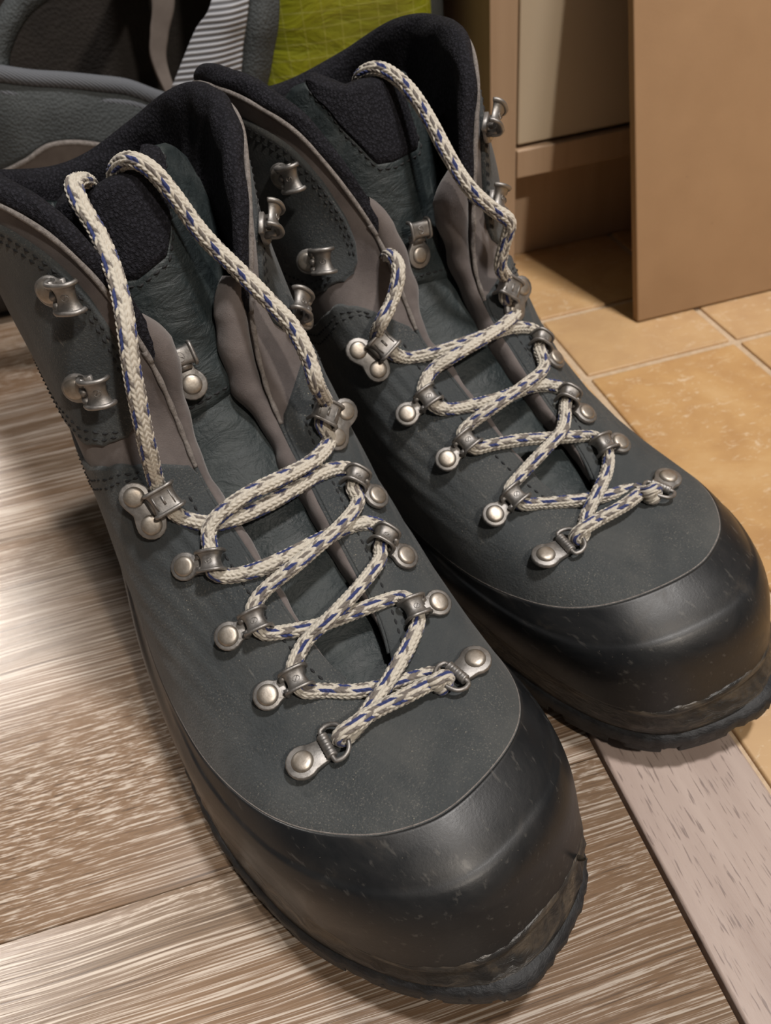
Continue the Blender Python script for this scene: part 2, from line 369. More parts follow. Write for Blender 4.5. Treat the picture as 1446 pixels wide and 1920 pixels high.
def backpack():
    r = empty('backpack', (.05, .56, 0))
    tag(r, 'lime green and grey hiking backpack standing behind the boots with its hip belt open', 'backpack')
    o3 = np.array((.05, .56, 0))
    L = lambda pts: [tuple(np.array(p, float)-o3) for p in pts]
    # lime front pocket: rounded bulging body
    def pillow(name, x0, x1, y0, y1, z0, z1, e, mat, wr=.002, n=26):
        cx, cy, cz = (x0+x1)/2, (y0+y1)/2, (z0+z1)/2; V = []
        for i in range(n+1):
            ph = math.pi*i/n-math.pi/2
            for j in range(2*n):
                th = 2*math.pi*j/(2*n)
                f = lambda v: math.copysign(abs(v)**e, v)
                x = f(math.cos(ph))*f(math.cos(th)); y = f(math.cos(ph))*f(math.sin(th)); z = f(math.sin(ph))
                wv = wr*math.sin(38*z*(z1-z0)*4+5*x)*math.cos(3*x+z*4)
                V.append((cx+x*(x1-x0)/2-o3[0], cy+y*((y1-y0)/2+wv)-o3[1], cz+z*(z1-z0)/2))
        if name == 'front_pocket':                                  # its left border slants down to the left
            V = [(x+min(0, .42*(z-.189))*max(0, min(1, (x1-o3[0]-x)/(x1-x0))), y, z) for x, y, z in V]
        return mesh_obj(name, V, [tuple(f) for f in gridF(n+1, 2*n, False, True)], mat, r)
    pillow('pack_body', -.235, .183, .600, .80, 0.0, .58, .38, MAT['darkpad'])
    pillow('side_panel', .085, .1825, .530, .76, .004, .54, .40, MAT['bagcloth'])
    pillow('front_pocket', .066, .164, .500, .66, .008, .50, .42, MAT['lime'], .003, 40)
    pillow('base_panel', -.30, .10, .584, .80, .001, .105, .34, MAT['darkpad'])
    # broad grey webbing strap and its padded strap behind
    sheet('webbing_strap', [L([(-.105, .530, .006), (-.088, .490, .030), (-.060, .480, .085), (-.024, .474, .130), (.002, .472, .1625), (.0208, .474, .1858), (.0335, .476, .1985), (.050, .500, .235), (.052, .55, .30), (.050, .607, .37), (.050, .61, .42)]),
                            L([(-.085, .528, .005), (-.070, .487, .029), (-.042, .476, .085), (-.008, .470, .128), (.0185, .468, .1600), (.0330, .470, .1810), (.0425, .473, .1970), (.058, .498, .233), (.062, .548, .298), (.062, .605, .37), (.062, .608, .42)]),
                            L([(-.065, .530, .006), (-.050, .490, .028), (-.022, .480, .085), (.010, .475, .126), (.0355, .473, .1570), (.0438, .475, .1771), (.0511, .477, .1955), (.066, .500, .231), (.072, .55, .296), (.074, .607, .37), (.074, .61, .42)])], MAT['webbing'], r, .0022, 10)
    sheet('shoulder_strap', [L([(-0.070, .56, .02), (-0.050, .515, .045), (-.02, .495, .085), (.012, .490, .126), (.0345, .489, .1535), (.0435, .489, .1714), (.0515, .490, .1925), (.064, .510, .24), (.066, .56, .31), (.066, .615, .40)]),
                             L([(-0.058, .56, .02), (-0.038, .515, .045), (-.008, .492, .085), (.020, .487, .125), (.0420, .486, .1510), (.0510, .486, .1700), (.0590, .488, .1915), (.071, .510, .24), (.074, .56, .31), (.074, .612, .40)]),
                             L([(-0.042, .56, .02), (-0.022, .515, .045), (.008, .498, .085), (.030, .494, .124), (.0495, .492, .1490), (.0590, .492, .1690), (.0665, .493, .1905), (.077, .512, .24), (.082, .56, .31), (.082, .615, .40)])], MAT['bagcloth'], r, .008, 8)
    # taupe strap hanging inside the loop of the belt
    sheet('inner_strap', [L([(.010, .606, .34), (.006, .570, .262), (.0055, .553, .225), (.0045, .548, .1915), (-.001, .545, .1754), (-.0045, .542, .162), (.000, .535, .140), (.010, .53, .12)]),
                          L([(.028, .606, .34), (.024, .572, .262), (.021, .555, .225), (.0175, .550, .190), (.0085, .547, .172), (.0035, .544, .158), (.006, .536, .138), (.015, .532, .12)])], MAT['taupe'], r, .003, 8)
    # padded hip belt wing: broad band curving forward, with an eye shaped opening under it
    top = [(-.205, .640, .205), (-.185, .570, .202), (-.150, .53, .196), (-.112, .508, .186), (-.095, .501, .1815), (-.080, .497, .1775), (-.0657, .497, .1730), (-.0506, .497, .1695), (-.0355, .497, .1655), (-.0204, .499, .1605), (-.006, .503, .1515), (.012, .515, .140), (.036, .53, .128), (.075, .585, .125)]
    mid = [(-.207, .640, .180), (-.187, .570, .178), (-.152, .53, .176), (-.118, .503, .168), (-.100, .497, .164), (-.083, .493, .161), (-.068, .492, .160), (-.052, .492, .1575), (-.037, .493, .153), (-.021, .495, .146), (-.006, .500, .138), (.012, .512, .126), (.037, .528, .115), (.077, .585, .112)]
    low = [(-.210, .640, .150), (-.190, .575, .146), (-.155, .535, .140), (-.125, .506, .134), (-.103, .498, .132), (-.084, .491, .1375), (-.070, .490, .1430), (-.057, .490, .1428), (-.0423, .490, .1385), (-.024, .492, .130), (-.007, .497, .120), (.012, .509, .108), (.038, .526, .098), (.078, .585, .098)]
    sheet('hip_belt', [L(top), L(mid), L(low)], MAT['bagcloth'], r, .008, 9)
    P = cat(L([tuple(np.array(p)+(0, -.003, .0008)) for p in top]), 8); V, F = tube(P, .0042, 12); mesh_obj('piping', V, F, MAT['piping'], r)
    P = cat(L([tuple(np.array(p)*(.999, .992, .955)) for p in top]), 8); V, F = tube(P, .0026, 10); mesh_obj('piping', V, F, MAT['piping'], r)
    P = cat(L([tuple(np.array(p)+(0, -.004, -.0006)) for p in low]), 8); V, F = tube(P, .0015, 8); o = mesh_obj('belt_edge', V, F, MAT['fray'], r)
    # rounded upper rim of the loop at the far left
    P = cat(L([(-.085, .500, .160), (-.0835, .500, .175), (-.0800, .502, .1850), (-.0745, .503, .1925), (-.0685, .504, .1985), (-.0610, .506, .2040), (-.0510, .508, .2085), (-.030, .520, .214), (.0, .56, .218), (.018, .605, .220)]), 8)
    V, F = tube(P, .0062, 14); mesh_obj('belt_rim', V, F, MAT['bagcloth'], r)
    sheet('lumbar_pad', [L([(-.19, .60, .15), (-.08, .575, .135), (.0, .575, .12), (.06, .60, .11)]), L([(-.20, .61, .05), (-.08, .585, .05), (.0, .585, .04), (.06, .61, .04)])], MAT['taupe'], r, .004, 8)

# ------------------------------------------------------------------ boot surface (local frame: u across, medial +; t back from the toe; z up)
def ring(pts):
    """pts: rows of (v,u,t,z), v in [0,22) periodic -> sampled Hermite"""
    P = np.array(sorted(pts), float); v = P[:, 0]; X = P[:, 1:]
    vv = np.r_[v[-2:]-22, v, v[:2]+22]; XX = np.vstack([X[-2:], X, X[:2]])
    d = np.diff(vv); s = np.diff(XX, axis=0)/d[:, None]
    m = np.zeros_like(XX); m[1:-1] = (s[:-1]*d[1:, None]+s[1:]*d[:-1, None])/(d[1:]+d[:-1])[:, None]
    q = np.linspace(0, 22, NV, endpoint=False)
    i = np.clip(np.searchsorted(vv, q, side='right')-1, 1, len(vv)-3); h = d[i][:, None]; t = ((q-vv[i])/d[i])[:, None]
    return (2*t**3-3*t**2+1)*XX[i]+(t**3-2*t**2+t)*h*m[i]+(-2*t**3+3*t**2)*XX[i+1]+(t**3-t**2)*h*m[i+1]
NV, NW = 528, 141
def st(*rows): return [(i, *r) for i, r in enumerate(rows)]
LIP = st((.0005, .0105, .0320), (-.0187, .012, .0316), (-.0361, .0245, .0302), (-.0500, .050, .0285), (-.0590, .0845, .0273), (-.0612, .109, .0262),
         (-.0600, .139, .0252), (-.0555, .180, .0250), (-.0475, .220, .0250), (-.0415, .260, .0255), (-.0300, .291, .0265), (-.004, .3045, .027),
         (.0220, .297, .0265), (.0355, .272, .0255), (.0390, .235, .025), (.0390, .195, .025), (.0425, .150, .0252), (.0458, .118, .0254), (.0455, .090, .0256),
         (.0432, .0576, .0263), (.0375, .0324, .0281), (.0262, .0178, .0301))
RIM = st((-.004, .0378, .0640), (-.0175, .0405, .0640), (-.0298, .0464, .0634), (-.0470, .0662, .0590), (-.0550, .0975, .0520), (-.0560, .120, .0487),
         (-.0552, .148, .0448), (-.0505, .185, .0425), (-.0440, .222, .0415), (-.0385, .260, .0425), (-.0280, .287, .044), (-.004, .2995, .046),
         (.0200, .292, .044), (.0330, .268, .0425), (.0370, .235, .0405), (.0375, .195, .0395), (.0420, .152, .0410), (.0447, .122, .0435), (.0450, .095, .0472),
         (.0420, .073, .0530), (.0360, .0575, .0572), (.0225, .0445, .0622))
M1 = st((0, .058, .0662), (-.016, .060, .0662), (-.026, .066, .0657), (-.0395, .083, .0640), (-.0450, .112, .0680), (-.0475, .134, .0735),
        (-.0500, .158, .0800), (-.0475, .187, .0880), (-.0425, .220, .090), (-.0365, .256, .090), (-.026, .283, .090), (-.002, .295, .090),
        (.021, .286, .090), (.034, .264, .090), (.0385, .235, .088), (.0400, .200, .085), (.0440, .163, .0800), (.0445, .138, .0735), (.0420, .115, .0675),
        (.0375, .088, .0645), (.032, .071, .0652), (.018, .0605, .0660))
M2 = st((0, .070, .0668), (-.012, .075, .0670), (-.0200, .084, .0688), (-.0270, .104, .0758), (-.0285, .125, .0850), (-.0305, .147, .0985),
        (-.0355, .170, .1270), (-.0410, .185, .1500), (-.0435, .213, .155), (-.0425, .243, .150), (-.0330, .270, .145), (0, .285, .140),
        (.030, .276, .145), (.041, .252, .150), (.0445, .227, .152), (.0425, .200, .148), (.0390, .181, .1340), (.0335, .153, .1030), (.0300, .127, .0865),
        (.0265, .105, .0762), (.0200, .086, .0690), (.0120, .075, .0670))
EDGE = [(0, 0, .0800, .0668), (.6, -.006, .0840, .0682), (1, -.009, .0905, .0712), (2, -.0125, .1045, .0785), (3, -.014, .122, .0880), (4, -.0155, .142, .1005),
        (5, -.0165, .159, .1140), (5.6, -.0160, .166, .1300), (6.2, -.0170, .169, .1500), (6.8, -.0215, .174, .1740), (7.3, -.0275, .180, .1890),
        (7.8, -.035, .192, .1975), (8.5, -.043, .214, .1990), (9.3, -.044, .243, .1950), (10.1, -.034, .270, .1830), (11, 0, .2840, .1740),
        (11.9, .033, .275, .1850), (12.6, .0450, .255, .1950), (13.3, .0480, .233, .1985), (14, .0445, .211, .1960), (14.6, .0370, .195, .1870),
        (15.2, .0290, .184, .1700), (15.8, .0210, .177, .1500), (16.4, .0175, .170, .1300), (17, .0170, .161, .1140), (18, .0155, .142, .1010),
        (19, .014, .122, .0880), (20, .0125, .1045, .0785), (21, .009, .0905, .0712), (21.4, .006, .0840, .0682)]
WK = np.array([0, .14, .32, .52, .77, 1.0])
def surface_table():
    lip, rim = ring(LIP), ring(RIM)
    bul = (lip+rim)/2; c = np.array((-.005, .15, 0.)); out = (rim+lip)/2-c; out[:, 2] = 0; out /= np.linalg.norm(out, axis=1)[:, None]
    # the toe cap stands up steeply and then rolls over, the sides only bulge slightly
    front = np.clip(1-(bul[:, 1]-.02)/.07, 0, 1)[:, None]
    bul = bul*np.array((1, 1, 1))+out*(.0022+.0048*front)+np.array((0, 0, 1))*(.0005+.0048*front)
    R = [lip, bul, rim, ring(M1), ring(M2), ring(EDGE)]
    R = np.array(R); K = len(WK); d = np.diff(WK); s = np.diff(R, axis=0)/d[:, None, None]
    m = np.zeros_like(R); m[1:-1] = (s[:-1]*d[1:, None, None]+s[1:]*d[:-1, None, None])/(d[1:]+d[:-1])[:, None, None]; m[0] = s[0]*1.15; m[-1] = s[-1]
    q = np.linspace(0, 1, NW); i = np.clip(np.searchsorted(WK, q, side='right')-1, 0, K-2); t = ((q-WK[i])/d[i])[:, None, None]; h = d[i][:, None, None]
    S = (2*t**3-3*t**2+1)*R[i]+(t**3-2*t**2+t)*h*m[i]+(-2*t**3+3*t**2)*R[i+1]+(t**3-t**2)*h*m[i+1]
    return S.transpose(1, 0, 2)                                     # [v, w, 3]
S = surface_table()
for k_ in range(160):                                               # relax across v: strongly near the rand, hardly at the collar
    q_ = np.interp(np.linspace(0, 1, NW), [0, .45, .62, 1], [1, 1, .06, .02])[None, :, None]
    S = (1-.5*q_)*S+.25*q_*(np.roll(S, 1, 0)+np.roll(S, -1, 0))
dV = (np.roll(S, -2, 0)-np.roll(S, 2, 0)); dW = np.gradient(S, axis=1)
N = np.cross(dW, dV); N /= np.linalg.norm(N, axis=2)[..., None]+1e-12
if (N[NV//4, NW//3]@np.array((-1, 0, .3))) < 0: N = -N
def samp(T, v, w_):
    v = np.asarray(v, float) % 22*NV/22; w_ = np.clip(np.asarray(w_, float), 0, 1)*(NW-1)
    i = np.floor(v).astype(int); f = (v-i)[..., None]; i0 = i % NV; i1 = (i+1) % NV
    j = np.minimum(np.floor(w_).astype(int), NW-2); g = (w_-j)[..., None]
    return (T[i0, j]*(1-f)+T[i1, j]*f)*(1-g)+(T[i0, j+1]*(1-f)+T[i1, j+1]*f)*g
def nrm(X): return X/(np.linalg.norm(X, axis=-1)[..., None]+1e-12)
def SP(v, w_, off=0.0):
    n = nrm(samp(N, v, w_)); return samp(S, v, w_)+n*np.asarray(off)[..., None], n

TONGUE = np.array([(.0815, .0640, .0065), (.092, .0675, .0105), (.105, .0735, .0125), (.122, .0830, .014), (.140, .0945, .0155), (.156, .1060, .0175), (.168, .1165, .020),
                   (.1765, .1280, .0235), (.1825, .1425, .0265), (.1885, .160, .0285), (.1950, .1775, .0295), (.2010, .1905, .0290), (.2050, .1965, .0275), (.2095, .2030, .0250)])
def tongue_grid(nb=110, na=49):
    P = cat(TONGUE, 12); q = np.linspace(0, 1, nb); P = np.stack([np.interp(q, np.linspace(0, 1, len(P)), P[:, i]) for i in range(3)], 1)
    T = np.gradient(P[:, :2], axis=0); T /= np.linalg.norm(T, axis=1)[:, None]; Nn = np.c_[-T[:, 1], T[:, 0]]      # forward/up normal in (t,z)
    a = np.linspace(-1, 1, na); k = np.interp(q, [0, .45, .62, 1], [12, 16, 24, 33]); cu = np.interp(q, [0, .5, .8, 1], [0, 0, .001, .002])
    u = P[:, 2:3]*a[None]; dep = k[:, None]*u**2*np.where(u > 0, 1.0, .85)
    wr = .0007*np.sin(60*q[:, None]+3*a[None]+2*np.sin(9*q[:, None]+a[None]*2))*sstep(.42, .5, q)[:, None]*(1-sstep(.60, .66, q))[:, None]
    G = np.stack([u+cu[:, None], P[:, 0:1]-Nn[:, 0:1]*(dep-wr), P[:, 1:2]-Nn[:, 1:2]*(dep-wr)], -1)
    # the padded middle ends lower than the leather wings at the corners
    cut = .105*np.interp(a, [-1, -.8, -.5, .25, .62, .82, 1], [.35, .7, 1, 1, .15, .0, .25]); H = G.copy()
    for j in range(na):
        qq = q-cut[j]*sstep(.6, 1, q)
        for c_ in range(3): H[:, j, c_] = np.interp(qq, q, G[:, j, c_])
    return H, q, a
TG, TQ, TA = tongue_grid()
TN = np.cross(np.gradient(TG, axis=0), np.gradient(TG, axis=1)); TN = nrm(TN)
if TN[50, 24][1] > 0: TN = -TN
def TP(q, a, off=0.0):
    q = np.clip(np.asarray(q, float), 0, 1)*(len(TQ)-1); a = (np.clip(np.asarray(a, float), -1, 1)+1)/2*(len(TA)-1)
    i = np.minimum(q.astype(int), len(TQ)-2); j = np.minimum(a.astype(int), len(TA)-2); f = (q-i)[..., None]; g = (a-j)[..., None]
    L = lambda T: (T[i, j]*(1-f)+T[i+1, j]*f)*(1-g)+(T[i, j+1]*(1-f)+T[i+1, j+1]*f)*g
    n = nrm(L(TN)); return L(TG)+n*np.asarray(off)[..., None], n

SOLE = [(-.004, .0018, .0142), (-.0202, .0068, .0140), (-.0382, .0235, .0114), (-.0540, .051, .0065), (-.0620, .086, .0024), (-.0633, .111, .0005), (-.0610, .140, 0), (-.0565, .18, 0), (-.0495, .22, 0),
        (-.0435, .262, 0), (-.031, .296, .001), (-.004, .310, .003), (.0235, .302, .001), (.0375, .275, 0), (.0405, .237, 0), (.0395, .195, 0), (.0435, .15, 0), (.047, .118, 0), (.0465, .0895, .0006),
        (.0440, .0563, .0029), (.0372, .0300, .0062), (.0240, .0122, .0100)]

# ------------------------------------------------------------------ hardware, built once in its own frame: x = from rivet to spool, y = lace channel, z = out of the leather
def rot_grid(prof, k=24):
    a = np.arange(k)*2*math.pi/k; V = [(r*math.cos(t), r*math.sin(t), z) for (r, z) in prof for t in a]
    F = [tuple(f) for f in gridF(len(prof), k, False, True)]; F.append(tuple(range((len(prof)-1)*k, len(prof)*k))[::-1]); return V, F
def plate(m, pts, z0, z1, r=.0004):
    """rounded flat plate from an outline"""
    n = len(pts); P = np.array(pts); c = P.mean(0); In = c+(P-c)*(1-r/np.linalg.norm(P-c, axis=1)[:, None])
    V = [(x, y, z0) for x, y in P]+[(x, y, z1-r*.6) for x, y in P]+[(x, y, z1) for x, y in In]
    F = []
    for L in (0, 1):
        for i in range(n): j = (i+1) % n; F.append((L*n+i, L*n+j, (L+1)*n+j, (L+1)*n+i))
    F.append(tuple(range(2*n, 3*n))); m.add(V, F)
def lens_outline(xc, r, x1, half, n=14):
    """round head at xc radius r running into a straight tongue that ends at x1"""
    a = np.linspace(math.radians(48), math.radians(312), n); P = [(xc+r*math.cos(t), r*math.sin(t)) for t in a]
    return P[::1]+[(xc+r*.9, -half), (x1, -half), (x1, half), (xc+r*.9, half)]
RIVET_PROF = [(r*.92, z*.85) for r, z in [(.0036, .0), (.0037, .0004), (.0036, .0007), (.00335, .0010), (.00320, .00118), (.0029, .00138), (.0024, .00155), (.0016, .00168), (.0007, .00172)]]
def rivet_mesh():
    V, F = rot_grid(RIVET_PROF, 28); return V, F
def spool_mesh(hl=.0031, r=.0038, hz=.0035, lift=.0026, a0=-30, a1=205, waist=.0007, rim=.00062, flare=.0009, sq=.72):
    """saddle shaped half tube over the lace, with rolled rims at both mouths"""
    m = MB(); ns, na = 13, 30; A = np.radians(np.linspace(a0, a1, na)); V = []
    f = lambda c: math.copysign(abs(c)**sq, c)
    def pt(t, s, g): return (-(r+g)*f(math.cos(t)), s*hl, lift+(hz+g)*f(math.sin(t)))
    for layer, th in ((0, .0), (1, -.0006)):
        for i in range(ns):
            s = -1+2*i/(ns-1); g = -waist+flare*1.4*abs(s)**2.2+th
            V += [pt(t, s, g) for t in A]
    k = ns*na; F = [tuple(f_) for f_ in gridF(ns, na)]+[tuple(int(i)+k for i in f_[::-1]) for f_ in gridF(ns, na)]
    for i in range(ns-1):
        for j in (0, na-1): a, b = i*na+j, (i+1)*na+j; F.append((a, b, b+k, a+k))
    m.add(V, F); m.top = lift+hz-waist
    for sg in (-1, 1):
        P = [pt(t, sg, -waist+flare*1.4) for t in A]
        V, F = tube(P, rim, 8, up=(0, 1, 0)); m.add(V, F)
    return m
def emblem(m, x, z, s=.0011, slash=True):
    P = [(x+s*math.cos(t), s*.8*math.sin(t)*1.0, z) for t in np.linspace(0, 2*math.pi, 15)[:-1]]
    V, F = tube(P, .00014, 5, up=(0, 0, 1), closed=True); m.add(V, F)
    if slash: V, F = tube([(x-s*.5, -s*.55, z), (x+s*.5, s*.55, z)], .00014, 5); m.add(V, F)
HW = {}
def hardware():
    def fin(m, name, mat): 
        me = bpy.data.meshes.new(name); me.from_pydata(m.V, [], m.F); me.update(); me.polygons.foreach_set('use_smooth', np.ones(len(me.polygons), dtype=bool)); me.materials.append(mat); return me
    m = MB(); m.add(*rivet_mesh()); HW['rivet'] = fin(m, 'rivet', MAT['rivet'])
    # low roller guide: rivet at x=-.0100
    m = MB(); plate(m, lens_outline(-.0098, .0047, -.0036, .0031), -.0004, .0011)
    for y in (-.0022, .0022): m.box((-.0050, y-.0009, .0008), (-.0028, y+.0009, .0034))
    HW['guide_plate'] = fin(m, 'base_plate', MAT['steel'])
    m = spool_mesh(); emblem(m, .0001, m.top+.00005); HW['guide_spool'] = fin(m, 'spool', MAT['steel'])
    # big locking hook with two rivets side by side (along y), spool leaning over
    m = MB()
    P = [(-.0078+.0048*math.cos(t), .0052+.0048*math.sin(t)) for t in np.radians(np.linspace(20, 200, 9))]+[(-.0112, 0)]+[(-.0078+.0048*math.cos(t), -.0052+.0048*math.sin(t)) for t in np.radians(np.linspace(160, 340, 9))]+[(-.0016, -.0032), (-.0016, .0032)]
    plate(m, P, -.0004, .0012); m.box((-.0050, -.0030, .0008), (-.0030, .0030, .0045)); HW['lock_plate'] = fin(m, 'base_plate', MAT['steel'])
    m = spool_mesh(.0038, .0046, .0034, .0032, -25, 195, .0004, .00068, .0005, .45)
    m.box((-.0031, -.0024, m.top-.0002), (-.0027, .0024, m.top+.0002)); m.box((.0027, -.0024, m.top-.0002), (.0031, .0024, m.top+.0002)); m.box((-.0004, -.0014, m.top-.0002), (.0004, .0016, m.top+.00025)); HW['lock_spool'] = fin(m, 'spool', MAT['steel'])
    # shaft hook
    m = MB(); plate(m, lens_outline(-.0068, .0046, -.0016, .0036), -.0004, .0013)
    P = [(-.0050, 0, .0010), (-.0046, 0, .0030), (-.0035, 0, .0052)]
    for y in (-.0030, .0, .0030): V, F = tube([(a, y, c) for a, b, c in P], .0013, 8, up=(0, 1, 0)); m.add(V, F)
    HW['hook_plate'] = fin(m, 'base_plate', MAT['steel'])
    m = spool_mesh(.0040, .0040, .0034, .0040, -12, 178, .0010, .0008, .0010, .85); emblem(m, .0006, m.top+.00005, .0012); HW['hook_spool'] = fin(m, 'spool', MAT['steel'])
    # tongue hook: plate below, small square hook above
    m = MB(); plate(m, lens_outline(-.0095, .0052, -.0020, .0030), -.0004, .0013); m.box((-.0045, -.0024, .0008), (-.0022, .0024, .0030)); HW['tongue_plate'] = fin(m, 'base_plate', MAT['steel'])
    m = spool_mesh(.0042, .0034, .0028, .0022, 0, 180, .0004, .0007, .0004, .55); emblem(m, 0, m.top+.00005, .0015); HW['tongue_spool'] = fin(m, 'spool', MAT['steel'])
    # D ring
    m = MB(); plate(m, [(-.0085+.0052*math.cos(t), .0052*math.sin(t)) for t in np.radians(np.linspace(55, 305, 14))]+[(-.0040, -.0040), (-.0008, -.0036), (-.0008, .0036), (-.0040, .0040)], -.0004, .0011)
    P = [(-.0002, -.0037, .0018), (-.0002, .0037, .0018)]; P = resample(np.array(P), .0004)[0]; V, F = tube(P, .0017+.00012*np.sin(np.arange(len(P))*2.4), 14); m.add(V, F)
    HW['dee_plate'] = fin(m, 'base_plate', MAT['steel'])
    P = cat([(-.0002, -.0046, .0018), (.0008, -.0056, .0019), (.0030, -.0056, .0022), (.0052, -.0040, .0026), (.0062, 0, .0028), (.0052, .0040, .0026), (.0030, .0056, .0022), (.0008, .0056, .0019), (-.0002, .0046, .0018), (-.0002, 0, .0018)], 6, closed=True)
    m = MB(); V, F = tube(P, .00075, 10, up=(0, 0, 1), closed=True); m.add(V, F); HW['dee_ring'] = fin(m, 'ring', MAT['steel'])

# ------------------------------------------------------------------ braided cord
CREAM, TAUPE, BLUE = np.array((.58, .545, .475)), np.array((.175, .155, .14)), np.array((.026, .040, .150))
def braid(name, P, up, parent, rw=.00262, rh=.00228, phase=0, twist=18.0):
    P, s = resample(P, .00027); n = len(P); K = 60; NC = 12; T, U, B = frames(P, up)
    th = np.arange(K)*2*math.pi/K; cell = .00190
    tw = twist*s[:, None]*0.35
    pos = (np.arange(K)/K*NC)[None, :]+tw*0; col = np.floor(pos).astype(int) % NC; fr = pos-np.floor(pos)
    sg = np.where(col % 2 == 0, 1.0, -1.0); ph = s[:, None]/cell+sg*(fr-.5)*.95+(col//2 % 2)*.5
    ci = np.floor(ph).astype(int); cf = ph-ci
    h = np.clip(np.sin(np.pi*cf), 0, 1)**.45*np.clip(np.sin(np.pi*(fr*.9+.05)), 0, 1)**.55
    a = th[None, :]+tw*.25+phase
    jit = 1+.02*np.sin(s*310+phase)[:, None]
    ex = .00068*(h-.66)
    V = P[:, None]+((rh*jit+ex)*np.cos(a))[..., None]*U[:, None]+((rw*jit+ex)*np.sin(a))[..., None]*B[:, None]
    o = mesh_obj(name, V.reshape(-1, 3), gridF(n, K, False, True), MAT['lace'], parent)
    seq = (ci+17*(col//2)+3*(col//6)) % 9
    seq = (ci+4*(col//6)) % 6; c = np.broadcast_to(CREAM, (n, K, 3)).copy(); q6 = col % 6
    c[(q6 == 1) & (seq < 3)] = BLUE; c[(q6 == 1) & (seq >= 4)] = TAUPE
    c[(q6 == 3) & (seq < 2)] = TAUPE; c[(q6 == 2) & (seq >= 3) & (seq < 5)] = TAUPE; c[(q6 == 3) & (seq >= 3) & (seq < 5)] = BLUE
    c[(q6 == 4) & (seq == 4)] = TAUPE; c[(q6 == 0) & (seq == 1)] = TAUPE
    c *= (.55+.45*h)[..., None]**.0+0
    at = o.data.color_attributes.new('yarn', 'FLOAT_COLOR', 'POINT'); at.data.foreach_set('color', np.concatenate([c, np.ones((n, K, 1))], -1).astype(np.float32).ravel())
    return o

